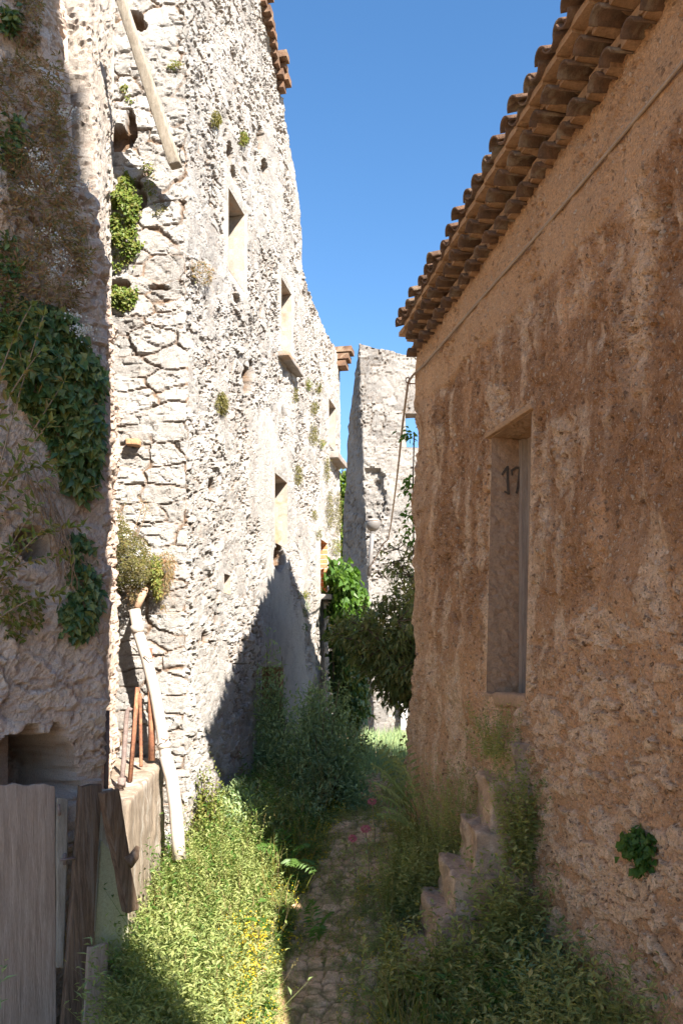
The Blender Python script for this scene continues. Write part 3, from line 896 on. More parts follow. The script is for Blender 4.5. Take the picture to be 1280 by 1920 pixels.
# ------------------------------------------------------------------ tiled cornice and roof
def ev(q):
    f = np.clip(-q / 1.029 / 4.0, 0, 1.35)
    return .21 + .17 * f, 4.86 + .38 * f
course = [MB(), MB()]; mort = MB(); cover = MB(); pan = MB()
inw = -nR
sp_ = .205
qs = np.arange(-5.55, .02, sp_)
for i, q in enumerate(qs):
    ov, zb = ev(q)
    jq_ = rng.uniform(-.012, .012); 
    for k in (0, 1):
        out = ov * (.42, .80)[k] + rng.uniform(-.022, .022); z = zb + (.0, .125)[k]
        qq = q + (.5 * sp_ if k else 0) + jq_
        course[k].arc_tile(WR.point(qq, z - .012, out), -inw * 1.0 + np.array([0, 0, -.10 + rng.uniform(-.03, .03)]), (0, 0, 1), out + .12, .080 + rng.uniform(-.006, .004), .014, sag=math.pi * .86, r2=.07)
    # roof tiles: pans hollow side up, covers over the joints
    wob = .03 * (vnoise(np.array(q * 1.3), np.array(3.0), 9) - .5) + rng.uniform(-.010, .010)
    pz = zb + .275 + float(wob)
    slope = np.array([0, 0, -.33])
    for r_ in range(3):
        back = r_ * .38
        j = rng.uniform(-.02, .02)
        pan.arc_tile(WR.point(q + sp_ * .5 + jq_, pz + back * .33 + .015 * r_ + .045, ov + .03 - back + j), -inw + slope, (0, 0, -1), .46, .085, .014, sag=math.pi * .8, r2=.075)
        cover.arc_tile(WR.point(q + jq_ + rng.uniform(-.01, .01), pz + back * .33 + .015 * r_ + .002, ov + .025 - back + rng.uniform(-.035, .03)), -inw + slope + np.array([0, 0, rng.uniform(-.04, .04)]), (0, 0, 1), .46, .084, .014, sag=math.pi * .85, r2=.072)
# mortar beds between the courses, one short piece per tile so that the line wavers
for q in qs:
    ov, zb = ev(q)
    for k in (0, 1):
        out = ov * (.42, .80)[k] - .042; z = zb + (.0, .125)[k]; qq = q + (.5 * sp_ if k else 0)
        # fills on both sides of the tile and above it
        for sgn in (-1, 1):
            c = WR.point(qq + sgn * sp_ * .5, z + .058 + rng.uniform(-.010, .008), out / 2 - .06)
            mort.box(c, nR * (out / 2 + .06 + rng.uniform(-.008, .008)), tR * (.036 + rng.uniform(-.006, .008)), np.array([0, 0, .030]))
        c = WR.point(qq, z + .098, out / 2 - .06)
        mort.box(c, nR * (out / 2 + .06 + rng.uniform(-.01, .006)), tR * (sp_ / 2 - .002), np.array([0, 0, .030]))
    c = WR.point(q, zb + .225 + .02, ov * .5 - .08)
    mort.box(c, nR * (ov * .5 + .06), tR * (sp_ / 2 - .002), np.array([0, 0, .022]))
course[0].build('cornice_tiles', M_tile, rhouse, True); course[1].build('cornice_tiles', M_tile, rhouse, True)
mort.build('cornice_mortar', M_mortar, rhouse)
cover.build('cover_tiles', M_tile, rhouse, True); pan.build('pan_tiles', M_tile, rhouse, True)
# roof slab behind the first tiles, up to the ridge
mb = MB()
A0 = WR.point(-5.6, ev(-5.6)[1] + .30, -.05); B0 = WR.point(.0, ev(0)[1] + .30, -.05)
A1 = A0 - nR * 3 + np.array([0, 0, .95]); B1 = B0 - nR * 3 + np.array([0, 0, .95]); dz = np.array([0, 0, .07])
mb.add([A0, B0, B1, A1, A0 + dz, B0 + dz, B1 + dz, A1 + dz], [[3, 2, 1, 0], [4, 5, 6, 7], [0, 1, 5, 4], [1, 2, 6, 5], [2, 3, 7, 6], [3, 0, 4, 7]])
mb.build('roof', M_tile, rhouse)
# near gable closing the house outside the picture
mb = MB(); E = WR.point(-5.75, 0); G = E - nR * 3.2
mb.add([E + [0, 0, -1.2], G + [0, 0, -1.2], G + [0, 0, 6.4], E + [0, 0, 5.4]], [[0, 1, 2, 3]]); mb.build('gable', M_earth, rhouse)

# ------------------------------------------------------------------ cable along the wall, its hook, and the free span
pts = []
for (px, py) in ((1340, 26), (1180, 222), (1030, 403), (890, 564), (792, 680)):
    pts.append(WR.point(rq(px), rz(px, py), .035))
pts += [at(774, 703, 8.86), at(765, 716, 8.9), at(761, 745, 9.0), at(754, 800, 9.6), at(748, 860, 10.8), at(741, 920, 12.5), at(733, 980, 14.8), at(727, 1012, 16.4), at(717, 1020, 17.0), at(706, 1042, 17.2), at(692, 1064, 17.3)]
fine = []
for a, b in zip(pts[:-1], pts[1:]):
    for k in range(6): fine.append(a + (b - a) * k / 6)
fine.append(pts[-1])
sm = [fine[0]] + [(fine[i - 1] + 2 * fine[i] + fine[i + 1]) / 4 for i in range(1, len(fine) - 1)] + [fine[-1]]
mb = MB(); mb.tube(sm, .0125, 7)
tag(mb.build('electric_cable', M_cable, None, True), 'thin pale cable running under the tiled cornice and then hanging free to the far lamp', 'cable')
mb = MB(); hk = [at(800, 722, 8.78), at(784, 720, 8.83), at(768, 719, 8.88)] + [at(764 + 4 * math.cos(a), 713 + 5 * math.sin(a), 8.9) for a in np.linspace(1.2, 6.2, 9)]
mb.tube(hk, .007, 6)
tag(mb.build('cable_hook', M_rust, None, True), 'rusty ring hook sticking out of the corner of the brown house', 'hook')

# ================================================================== stone steps up to the door
stair = thing('stone_steps', 'steep flight of worn stone steps, half hidden by weeds, below the narrow doorway', 'steps', (.9, 6.5, -.6))
SX = [.47, .655, .80, .965, 1.10, 1.25]; SZ = [-.50, -.17, .12, .43, .76, 1.06]
SY0 = [6.04, 6.07, 6.12, 6.14, 6.19, 6.22]
for i, (x, z, y0) in enumerate(zip(SX, SZ, SY0)):
    L = .78 + .03 * (i % 2); ln = 1.75 - x; hgt = .42
    rough_box('step', (ln, L, hgt), M_step, stair, amp=.045, freq=7, cuts=13, bev=.012, seed=i + 1,
              M=Matrix.Translation((x + ln / 2 - .0, y0 + L / 2, z - hgt / 2)) @ Matrix.Rotation(rng.uniform(-.03, .03), 4, 'Z') @ Matrix.Rotation(rng.uniform(-.02, .02), 4, 'Y'))

# ================================================================== ruin closing the alley
WQ = Wall([(-.05, 20.0), (.70, 18.0), (5.2, 18.3)], +1, zero=1, shift=lambda z: (-.0403 * z, 0 * z))
_sf = [(-2.14, 2.5), (-1.6, 3.4), (-1.3, 5.0), (-.95, 6.2), (-.80, 6.9), (-.64, 7.2), (-.30, 7.9), (0, 8.47), (4.6, 7.5)]


def disp5(Q, Z):
    H_, cid, g = rubble(Q, Z, .26, .15, 23, .03, .03, .8)
    big = sstep(5.6, 4.9, Z) * sstep(3.2, 3.8, Z) * sstep(.55, .40, Q) * (Q > 0)
    return H_ * (.7 + 1.4 * big) + pits(Q, Z, [(.20, 5.62, .26, .28, .13), (.32, 5.25, .14, .4, .10)])


def attr5(Q, Z):
    H_, cid, g = rubble(Q, Z, .26, .15, 23, .03, .03, .8)
    return cid, g, .6 * sstep(.45, .65, fbm(Q * 1.2, Z, 140, 3))


far = thing('ruined_wall', 'far grey rubble wall with a ragged shaded edge and a window hole showing sky, closing the alley', 'wall', (.7, 18, 0))
hw = (.93, 1.25, 6.30, 7.02)
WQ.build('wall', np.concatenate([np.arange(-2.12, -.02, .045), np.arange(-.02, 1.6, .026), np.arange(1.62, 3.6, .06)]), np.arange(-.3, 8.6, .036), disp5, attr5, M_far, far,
         ztop=lambda q: np.interp(q, *zip(*_sf)) + .16 * (fbm(q * 6, 0 * q, 24, 3) - .5) * np.where(q < 0, 1.6, .5), holes=[hw], back=False)
WQ.recess('window', *hw, .35, M_slab, far, back=False)
rough_box('white_panel', (.13, .05, .75), M_white, far, amp=.01, M=Matrix.Translation(tuple(at(757, 1335, 17.85))), bev=.01)

# lamp on a short pole fixed to that wall
lp = at(699, 985, 17.35); lamp = thing('street_lamp', 'grey lamp on a slanting pole fixed to the far ruined wall', 'street lamp', tuple(at(691, 1080, 17.5)))
mb = MB(); mb.tube([at(691, 1080, 17.5), at(694, 1050, 17.45), at(698, 1000, 17.35)], .045, 8); mb.build('pole', M_grey, lamp, True)
mb = MB(); up = np.array([0, 0, 1.0])
mb.tube([lp - up * .12, lp - up * .08, lp - up * .02, lp + up * .05, lp + up * .07], [.05, .11, .15, .165, .16], 14); mb.build('lamp_bowl', M_grey, lamp, True)
mb = MB(); mb.tube([lp + up * .071, lp + up * .11, lp + up * .14], [.17, .12, .03], 14); mb.build('lamp_cap', M_slab, lamp, True)
mb = MB(); mb.tube([at(690, 1045, 17.44), at(689, 1045, 17.95)], .02, 6); mb.tube([at(692, 1065, 17.47), at(692, 1065, 17.95)], .02, 6); mb.build('bracket', M_iron, lamp, True)

# ================================================================== added unseen buildings, sized for the shade they cast on the lane
annexe = thing('added_annexe', 'added low outhouse outside the view, its eave height shaping the sun stripe', 'outhouse', (2.6, .8, -1))  # unseen, put in so that its low eave shapes the sunlit stripe
mb = MB()
def wl(Y, z, o=0): return np.array([2.895 - .244 * Y - o, Y, z])
P8 = [wl(3.2, -1.2), wl(-2, -1.2), wl(-2, -1.2, -3), wl(3.2, -1.2, -3)]
T8 = [wl(3.2, 3.25), wl(-2, 3.25), wl(-2, 4.1, -3), wl(3.2, 4.1, -3)]
mb.add(P8 + T8, [[0, 1, 5, 4], [1, 2, 6, 5], [2, 3, 7, 6], [3, 0, 4, 7]]); mb.build('wall', M_earth, annexe)
mb = MB(); mb.add([wl(3.22, 3.3, .3), wl(-2.1, 3.3, .3), wl(-2.1, 4.2, -3.1), wl(3.22, 4.2, -3.1)] + [wl(3.22, 3.4, .3), wl(-2.1, 3.4, .3), wl(-2.1, 4.3, -3.1), wl(3.22, 4.3, -3.1)],
                  [[3, 2, 1, 0], [4, 5, 6, 7], [0, 1, 5, 4], [1, 2, 6, 5], [2, 3, 7, 6], [3, 0, 4, 7]]); mb.build('roof', M_tile, annexe)
tower = thing('added_shade_tower', 'added tall square block behind the viewer, outside the view, shading the near left wall', 'tower', (2.7, -3.8, -1.4))
tx0, tx1, ty0, ty1, tz = 2.1, 3.75, -4.2, -2.5, 15.5  # unseen blocker, its width and height set to shade the near left wall
mb = MB(); mb.box(((tx0 + tx1) / 2, (ty0 + ty1) / 2, tz / 2 - 1), ((tx1 - tx0) / 2, 0, 0), (0, (ty1 - ty0) / 2, 0), (0, 0, tz / 2 + 1)); mb.build('wall', M_far, tower)
mb = MB(); e_ = .02; mb.add([(tx0 - e_, ty0 - e_, tz + .002), (tx1 + e_, ty0 - e_, tz + .002), (tx1 + e_, ty1 + e_, tz + .002), (tx0 - e_, ty1 + e_, tz + .002), ((tx0 + tx1) / 2, (ty0 + ty1) / 2, tz + 1.4)], [[3, 2, 1, 0], [0, 1, 4], [1, 2, 4], [2, 3, 4], [3, 0, 4]]); mb.build('roof', M_tile, tower)

# ================================================================== concrete block, iron bars, drainpipe
def warp_box(name, C8, mat, parent=None, amp=.012, freq=5, cuts=9, bev=.06, seed=0, stretch=(1, 1, 1), ragged=0.0):
    """C8: bottom 4 then top 4 corners (ccw); a unit rough box stretched onto them"""
    C8 = np.array(C8, float)
    sx = np.linalg.norm(C8[1] - C8[0]); sy = np.linalg.norm(C8[3] - C8[0]); sz = np.linalg.norm(C8[4] - C8[0])
    o = rough_box(name, (sx, sy, sz), mat, None, amp, freq, cuts, min(bev, sx * .3, sy * .3, sz * .3), seed, None, stretch)
    me = o.data; n = len(me.vertices); co = np.empty(n * 3, np.float32); me.vertices.foreach_get('co', co); co = co.reshape(-1, 3)
    u = co[:, :1] / sx + .5; v = co[:, 1:2] / sy + .5; w = co[:, 2:] / sz + .5
    if ragged:      # a rotten, splintered upper end
        w = w - ragged * sstep(.82, 1.0, w) * (fbm(u * 22 + seed, 0 * u + seed, 7, 4, .75) ** 2)
    bi = lambda a, b, c, d: (1 - u) * (1 - v) * a + u * (1 - v) * b + u * v * c + (1 - u) * v * d
    P = (1 - w) * bi(*C8[:4]) + w * bi(*C8[4:])
    ctr = P.mean(0); me.vertices.foreach_set('co', (P - ctr).astype(np.float32).ravel()); me.update()
    o.location = tuple(float(t) for t in ctr)
    if parent is not None:
        o.parent = parent; o.matrix_parent_inverse = Matrix.Translation(parent.location).inverted()
    return o


bl = [(-1.69, 6.04), (-1.505, 6.04), (-1.57, 7.60), (-2.06, 7.60)]
o = warp_box('concrete_block', [(x - (.0), y, -1.0) for x, y in bl] + [(x, y, z) for (x, y), z in zip(bl, (.65, .655, .815, .82))], M_conc, amp=.009, freq=9, cuts=22, bev=.025, seed=3)
tag(o, 'stained concrete block standing out from the house corner with iron bars on top', 'block')

GB = 'rusty iron bars standing on the concrete block'
def bar(name, label, pts, r, mat, n=8, extra=None):
    t = MB(); t.tube(pts, r, n)
    o = t.build(name, mat, None, True); tag(o, label, 'iron bar', GB); return o
bar('iron_bar', 'dark iron post right against the edge of the near wall, leftmost of the bars', [at(202, 1332, 6.12), at(199, 1508, 6.12)], .017, M_iron)
o = thing('iron_bar', 'grey hooked iron bar with a bolted collar at its foot', 'iron bar', tuple(at(228, 1482, 6.4)), GB)
t = MB(); t.tube([at(227, 1484, 6.4), at(232, 1430, 6.42), at(237, 1350, 6.45), at(239, 1335, 6.45), at(243, 1329, 6.45), at(247, 1332, 6.45)], .019, 8); t.build('bar', M_iron, o, True)
t = MB(); t.tube([at(228, 1476, 6.4), at(229, 1458, 6.4)], .031, 8); t.tube([at(222, 1470, 6.38), at(233, 1470, 6.36)], .014, 6); t.build('collar', M_iron, o, True)
bar('iron_bar', 'square rusty bar leaning right in the middle of the group', [at(244, 1466, 6.65), at(258, 1289, 6.75)], .019, M_rust, 4)
rb = []
for k in range(40): rb.append(at(265 - 2 * k / 39, 1438 - 138 * k / 39, 7.1))
bar('iron_bar', 'thin ribbed reinforcing rod beside the square bar', rb, [.013 + .004 * (k % 2) for k in range(40)], M_rust, 7)
o = thing('iron_bar', 'thick orange rusty tube with a thin rod sticking out of its top', 'iron bar', tuple(at(285, 1425, 7.35)), GB)
t = MB(); t.tube([at(285, 1426, 7.35), at(284, 1281, 7.4)], .029, 10); t.build('tube', M_rust, o, True)
t = MB(); t.tube([at(281, 1290, 7.4), at(280, 1264, 7.4)], .007, 6); t.build('rod', M_iron, o, True)
bar('iron_bar', 'short dark rod against the house corner behind the drainpipe', [at(290, 1330, 7.6), at(282, 1216, 7.62)], .015, M_rust)

pipe = thing('drainpipe', 'broken pale plastic drainpipe leaning out of the house corner down into the weeds', 'pipe', tuple(at(336, 1608, 7.12)))
def seg(name, pts, r, mat=M_pvc):
    t = MB(); t.tube(pts, r, 14); return t.build(name, mat, pipe, True)
seg('pipe_length', [at(253, 1143, 7.45), at(259, 1185, 7.44), at(275, 1235, 7.42), at(291, 1300, 7.38), at(300, 1350, 7.34), at(310, 1412, 7.3), at(313, 1428, 7.29)], .049)
seg('pipe_length', [at(311, 1418, 7.29), at(322, 1460, 7.24), at(329, 1510, 7.2), at(333, 1560, 7.16), at(337, 1612, 7.12)], .056)
seg('pipe_collar', [at(256, 1172, 7.44), at(260, 1186, 7.435)], .056)
seg('pipe_collar', [at(307, 1393, 7.31), at(309, 1403, 7.305)], .058)
seg('outlet', [at(277, 1098, 7.62), at(266, 1118, 7.5), at(257, 1140, 7.46)], [.03, .034, .03], M_pvc2)
t = MB(); t.tube([at(303, 1385, 7.2), at(312, 1388, 7.24), at(318, 1383, 7.4)], .006, 5); t.build('tie_wire', M_rust, pipe, True)
t = MB(); t.tube([at(270, 1229, 7.36), at(281, 1236, 7.34), at(290, 1230, 7.36)], .005, 5); t.build('tie_wire', M_rust, pipe, True)

# ================================================================== boards leaning on the near wall
fn = np.array([.7071, -.7071, 0])
def plank(name, quad, label, cat, mat, out=.12, th=.03, lean=0.0, grp='old boards leaning on the near wall', seed=1, amp=.006, parent=None, cuts=16):
    """quad: TL TR BR BL in picture pixels, unprojected onto a plane parallel to the near wall"""
    TL, TR, BR, BL = (f_hit(px, py, out + (lean if i > 1 else 0)) for i, (px, py) in enumerate(quad))
    o = warp_box(name, [BL - fn * 0, BR, BR - fn * th, BL - fn * th, TL, TR, TR - fn * th, TL - fn * th], mat, parent, amp, 3, cuts, .006, seed, (2.5, 2.5, .7), .022)
    if label: tag(o, label, cat, grp)
    return o
door = thing('plank_door', 'wide grey plank door leaning under the arched hole, with an iron latch', 'door', tuple(f_hit(40, 1960, .2)), 'old boards leaning on the near wall')
plank('board', [(-75, 1460), (84, 1465), (76, 2010), (-85, 2010)], None, None, M_wood_grey, .15, .035, .08, seed=2, parent=door, cuts=26)
plank('edge_strip', [(86, 1488), (108, 1490), (92, 1800), (79, 1800)], None, None, M_wood_pale, .16, .03, .05, seed=3, parent=door)
t = MB(); A = f_hit(82, 1602, .24); B = f_hit(108, 1599, .24); t.tube([A, B], .009, 6); t.tube([f_hit(95, 1592, .2), f_hit(95, 1612, .2)], .012, 6); t.tube([f_hit(84, 1502, .2), f_hit(85, 1522, .2)], .010, 6); t.build('latch', M_iron, door, True)
plank('plank', [(124, 1466), (163, 1462), (117, 2000), (66, 2000)], 'dark brown plank leaning left across the middle of the pile', 'plank', M_wood_dark, .21, .045, .12, seed=4)
plank('plank', [(170, 1478), (197, 1473), (190, 1720), (150, 1740)], 'narrow board with flaking white paint right of the dark plank', 'plank', M_flake, .12, .025, .05, seed=5)
plank('plank', [(122, 1754), (158, 1748), (140, 2000), (98, 2000)], 'short brown board with a bent nail standing in front of the longer planks', 'plank', M_wood_grey, .33, .03, .05, seed=6)
# pale green panel with a broken edge
pq = [(168, 1570), (181, 1585), (190, 1610), (203, 1640), (214, 1660), (216, 1700), (218, 1760), (206, 1776), (196, 1790), (190, 1786), (176, 1796), (174, 1808), (190, 1812), (206, 1808), (222, 1822), (214, 1860), (206, 1900), (200, 1990), (138, 1990)]
mbp = MB(); fr = [f_hit(px, py, .17) for px, py in pq]; bk = [p - fn * .02 for p in fr]; k = len(pq)
mbp.add(fr + bk, [list(range(k))[::-1], list(range(k, 2 * k))] + [[i, (i + 1) % k, k + (i + 1) % k, k + i] for i in range(k)])
tag(mbp.build('panel', M_green, None), 'pale green painted panel with a broken right edge beside the planks', 'panel', 'old boards leaning on the near wall')
t = thing('crooked_beam', 'crooked dark beam end with a knot lying against the tops of the planks', 'beam', tuple(f_hit(175, 1580, .35)), 'old boards leaning on the near wall')
plank('beam', [(137, 1476), (166, 1468), (209, 1686), (190, 1694)], None, None, M_wood_dark, .40, .075, -.05, seed=9, amp=.016, parent=t, cuts=20)
mbk = MB(); mbk.tube([f_hit(186, 1602, .37), f_hit(199, 1590, .37), f_hit(206, 1572, .37)], [.05, .036, .014], 8); mbk.build('knot', M_wood_dark, t, True)

# prop beam high on the house corner
bq = [at(204, -40, 6.9), at(221, -40, 6.9), at(336, 303, 7.42), at(315, 309, 7.42)]
n_ = np.array([.02, .09, .0])
o = warp_box('wooden_beam', [bq[3], bq[2], bq[2] + n_, bq[3] + n_, bq[0], bq[1], bq[1] + n_, bq[0] + n_], M_wood_pale, None, .006, 4, 14, .012, 7, (3, 3, .6))
tag(o, 'long bleached wooden beam hanging diagonally across the top of the house corner', 'beam')
rough_box('corbel_brick', (.12, .10, .06), M_mortar, house, amp=.01, M=Matrix.Translation((-1.87, 7.66, EYE + (HY - 832) * 7.7 / F)), bev=.01)
# ================================================================== foliage
G_lime = leaf_mat('bright weed leaf', [(.12, .175, .055), (.21, .265, .085), (.30, .335, .12), (.36, .36, .15)], .42)
G_olive = leaf_mat('olive weed leaf', [(0.149, 0.189, 0.064), (0.26, 0.29, 0.095), (0.38, 0.36, 0.13), (0.5, 0.429, 0.179)], .35)
G_grey = leaf_mat('grey green leaf', [(0.125, 0.196, 0.115), (0.199, 0.287, 0.155), (0.3, 0.386, 0.187), (0.374, 0.449, 0.212)], .3)
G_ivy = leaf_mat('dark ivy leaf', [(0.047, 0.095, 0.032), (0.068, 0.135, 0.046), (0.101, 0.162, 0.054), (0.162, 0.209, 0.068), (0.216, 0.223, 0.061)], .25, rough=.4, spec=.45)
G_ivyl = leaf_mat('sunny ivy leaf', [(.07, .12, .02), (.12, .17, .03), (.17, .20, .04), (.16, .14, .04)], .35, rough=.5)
G_vine = leaf_mat('vine leaf', [(0.054, 0.117, 0.023), (0.081, 0.162, 0.032), (0.117, 0.198, 0.045)], .5, rough=.45)
G_dry = leaf_mat('dry brown plant', [(0.216, 0.115, 0.061), (0.297, 0.176, 0.095), (0.23, 0.176, 0.074), (0.135, 0.135, 0.047), (0.351, 0.243, 0.149)], .25, rough=.8)
G_caper = leaf_mat('light shrub leaf', [(.10, .14, .03), (.16, .19, .04), (.21, .21, .05), (.24, .17, .06)], .35)
G_moss = leaf_mat('mossy tuft', [(.11, .105, .03), (.15, .14, .04), (.20, .165, .07)], .3)
G_white = leaf_mat('white blossom', [(.55, .55, .58), (.62, .62, .62)], .2)
G_yellow = leaf_mat('yellow blossom', [(.55, .38, .02), (.65, .50, .04)], .2)
G_pink = leaf_mat('pink blossom', [(.50, .13, .20), (.58, .22, .28)], .25)
G_tree = leaf_mat('tree leaf', [(0.084, 0.131, 0.044), (0.144, 0.179, 0.06), (0.228, 0.239, 0.084), (0.335, 0.263, 0.095)], .35, rough=.4, spec=.4)
G_back = leaf_mat('sunlit tree leaf', [(.08, .14, .02), (.13, .20, .03), (.17, .23, .05)], .5)
M_bark = simple_mat('bark', (.16, .115, .08), (.10, .07, .05), 12, bs=.7)
M_twig = simple_mat('dry twig', (.30, .215, .145), (.22, .15, .10), 10, bs=.3)


def unit(v): return v / (np.linalg.norm(v, axis=-1, keepdims=True) + 1e-9)


def foliage(name, P, A, Nn, L, W, mat, parent=None, rnd=None, droop=.14, fold=.22, lob=.45):
    P, A, Nn = (np.asarray(t, float) for t in (P, A, Nn)); n = len(P)
    L = np.broadcast_to(np.asarray(L, float), (n,))[:, None]; W = np.broadcast_to(np.asarray(W, float), (n,))[:, None]
    A = unit(A); Nn = unit(Nn - A * (Nn * A).sum(1, keepdims=True)); S = np.cross(A, Nn)
    Lc = np.minimum(L, W * 5)
    b = P; c = P + A * L * .5 - Nn * Lc * .04
    l = P + A * L * lob - S * W * .5 + Nn * W * fold; r = P + A * L * lob + S * W * .5 + Nn * W * fold
    t = P + A * L - Nn * Lc * droop
    V = np.stack([b, l, r, t, c], 1).reshape(-1, 3); i = np.arange(n)[:, None] * 5
    Fs = np.concatenate([i + np.array([[0, 2, 4]]), i + np.array([[0, 4, 1]]), i + np.array([[1, 4, 3]]), i + np.array([[4, 2, 3]])])
    if rnd is None: rnd = rng.random(n)
    return np_mesh(name, V, [Fs], mat, parent, False, None, np.repeat(rnd, 5))


class Leaves:
    """gathers leaves from several generators"""
    def __init__(s): s.d = []
    def add(s, P, A, Nn, L, W, rnd=None):
        n = len(P); P, A, Nn = (np.broadcast_to(np.asarray(t, float), (n, 3)) for t in (P, A, Nn))
        L = np.broadcast_to(np.asarray(L, float), (n,)); W = np.broadcast_to(np.asarray(W, float), (n,))
        s.d.append((P, A, Nn, L, W, rng.random(n) if rnd is None else np.broadcast_to(rnd, (n,))))
    def build(s, name, mat, parent=None, **k):
        P, A, Nn, L, W, R = (np.concatenate(t) for t in zip(*s.d))
        return foliage(name, P, A, Nn, L, W, mat, parent, R, **k)


def rdir(n): return unit(rng.normal(size=(n, 3)))


def stems(lv, B, h, lean, nl, L, W, bare=.15, up0=-.15, up1=.6, rnd=None, stem=True, axis=None):
    """upright leafy stems: B (n,3) feet, h (n) lengths, lean (n,3) sideways reach at the tip"""
    n = len(B); h = np.broadcast_to(h, (n,)); ax = np.array([0, 0, 1.0]) if axis is None else np.asarray(axis, float)
    t = bare + (1 - bare) * (np.arange(nl)[None] + rng.random((n, nl)) * .8) / nl
    c = B[:, None] + ax * (h[:, None] * t)[..., None] + lean[:, None] * (t ** 1.8)[..., None]
    az = np.arange(nl)[None] * 2.4 + rng.random((n, 1)) * 6.28 + rng.normal(size=(n, nl)) * .5
    el = up0 + (up1 - up0) * t + rng.normal(size=t.shape) * .25
    A = np.stack([np.cos(az) * np.cos(el), np.sin(az) * np.cos(el), np.sin(el)], -1)
    Nn = np.stack([-np.cos(az) * np.sin(el), -np.sin(az) * np.sin(el), np.cos(el)], -1) + rng.normal(size=A.shape) * .25
    s = (1.05 - .5 * t) * rng.uniform(.7, 1.2, t.shape)
    r = (rng.random((n, 1)) * .55 + .45 * rng.random((n, nl)))
    if rnd is not None: r = np.clip(rnd[:, None] + .25 * (rng.random((n, nl)) - .5), 0, 1)
    lv.add(c.reshape(-1, 3), A.reshape(-1, 3), Nn.reshape(-1, 3), (L * s).ravel(), (W * s).ravel(), r.ravel())
    if stem:
        tip = ax * h[:, None] + lean
        for f0, f1 in ((0, .5), (.45, 1)):
            p0 = B + ax * (h * f0)[:, None] + lean * f0 ** 1.8; p1 = B + ax * (h * f1)[:, None] + lean * f1 ** 1.8
            lv.add(p0, p1 - p0, rdir(n), np.linalg.norm(p1 - p0, axis=1), .0035, .5)


def inpoly(x, y, poly):
    p = np.array(poly, float); c = np.zeros(x.shape, bool); j = len(p) - 1
    for i in range(len(p)):
        m = ((p[i, 1] > y) != (p[j, 1] > y)) & (x < (p[j, 0] - p[i, 0]) * (y - p[i, 1]) / (p[j, 1] - p[i, 1] + 1e-12) + p[i, 0])
        c ^= m; j = i
    return c


def sample_poly(poly, n):
    p = np.array(poly, float); lo, hi = p.min(0), p.max(0); out = []
    k = 0
    while k < n:
        q = lo + (hi - lo) * rng.random((n * 2, 2)); q = q[inpoly(q[:, 0], q[:, 1], poly)]
        out.append(q); k += len(q)
    return np.concatenate(out)[:n]


def edge_dist(pts, poly):
    p = np.array(poly, float); d = np.full(len(pts), 1e9)
    for a, b in zip(p, np.roll(p, -1, 0)):
        ab = b - a; t = np.clip(((pts - a) @ ab) / (ab @ ab), 0, 1)
        d = np.minimum(d, np.linalg.norm(pts - a - t[:, None] * ab, axis=1))
    return d


def clumpy(pts, scale, seed, lo=.35, hi=.5):
    v = fbm(pts[:, 0] / scale, pts[:, 1] / scale, seed, 3)
    return rng.random(len(pts)) < sstep(lo, hi, v)


def wall_leaves(lv, poly, n, hit, nrm, depth, L, W, hang=.6, seed=0, clump=28, lo=.3, hi=.5, rnd=None):
    """leaves lying over a wall inside a picture outline, thicker in the middle; returns the feet"""
    q = sample_poly(poly, n); q = q[clumpy(q, clump, seed, lo, hi)]
    d = edge_dist(q, poly); q = q + rng.normal(size=q.shape) * clump * .16 + np.stack([0 * d, rng.exponential(clump * .22, len(q)) * (rng.random(len(q)) < .22)], -1); k = np.clip(d / (clump * 1.1), .12, 1)
    lump = .5 + fbm(q[:, 0] / clump, q[:, 1] / clump, seed + 1, 3)
    out = depth * k * lump * (1 - rng.random(len(q)) ** 2 * .75)
    P = np.array([hit(x, y, o_) for (x, y), o_ in zip(q, out)])
    m = len(P); nrm = np.asarray(nrm, float)
    side = np.cross(nrm, [0, 0, 1.0])
    A = nrm * .35 + side * rng.normal(size=(m, 1)) * .6 + np.array([0, 0, -1.0]) * hang + rng.normal(size=(m, 3)) * .3
    Nn = nrm + np.array([0, 0, .5]) + rng.normal(size=(m, 3)) * .45
    lv.add(P, A, Nn, L * rng.uniform(.4, 1.3, m), W * rng.uniform(.5, 1.25, m), rnd)
    return P


def fac_hit(px, py, out=0.0):
    Y = fy(px); return np.array([(px - HX) * Y / F, Y, EYE + (HY - py) * Y / F]) + WL.normal(1.0) * out


def ret_hit(px, py, out=0.0): return at(px, py, 7.7) + np.array([0, -1.0, 0]) * out


def r_hit(px, py, out=0.0):
    Y = ry(px); return np.array([(px - HX) * Y / F, Y, EYE + (HY - py) * Y / F]) + nR * out


NF = np.array([.7071, -.7071, 0]); NL = WL.normal(2.0); NRET = np.array([0, -1.0, 0])

# ------------------------------------------------------------------ on the near left wall
GW = 'plants growing on the near left wall'
t = thing('ivy', 'dark glossy ivy mass spreading over the middle of the near left wall', 'ivy', tuple(f_hit(110, 800)), GW)
lv = Leaves()
polyA = [(30, 560), (90, 575), (135, 600), (150, 640), (172, 668), (185, 720), (180, 780), (186, 830), (176, 880), (172, 925), (150, 935), (120, 910), (100, 860), (85, 800), (55, 770), (25, 740), (5, 690), (5, 600)]
wall_leaves(lv, polyA, 3600, f_hit, NF, .20, .075, .066, .8, 1, 26, .22, .40)
q = sample_poly([(120, 900), (178, 900), (172, 955), (150, 960), (128, 940)], 130)
lv.build('leaves', G_ivy, t, lob=.38)
lv = Leaves(); 
for k in range(60):
    x, y = sample_poly(polyA, 1)[0]; p = f_hit(x, y, .16 + .05 * rng.random()); lv.add(p[None], (NF * .3 + rng.normal(size=3))[None], rdir(1), .10, .006)
lv.build('stems', G_dry, t)
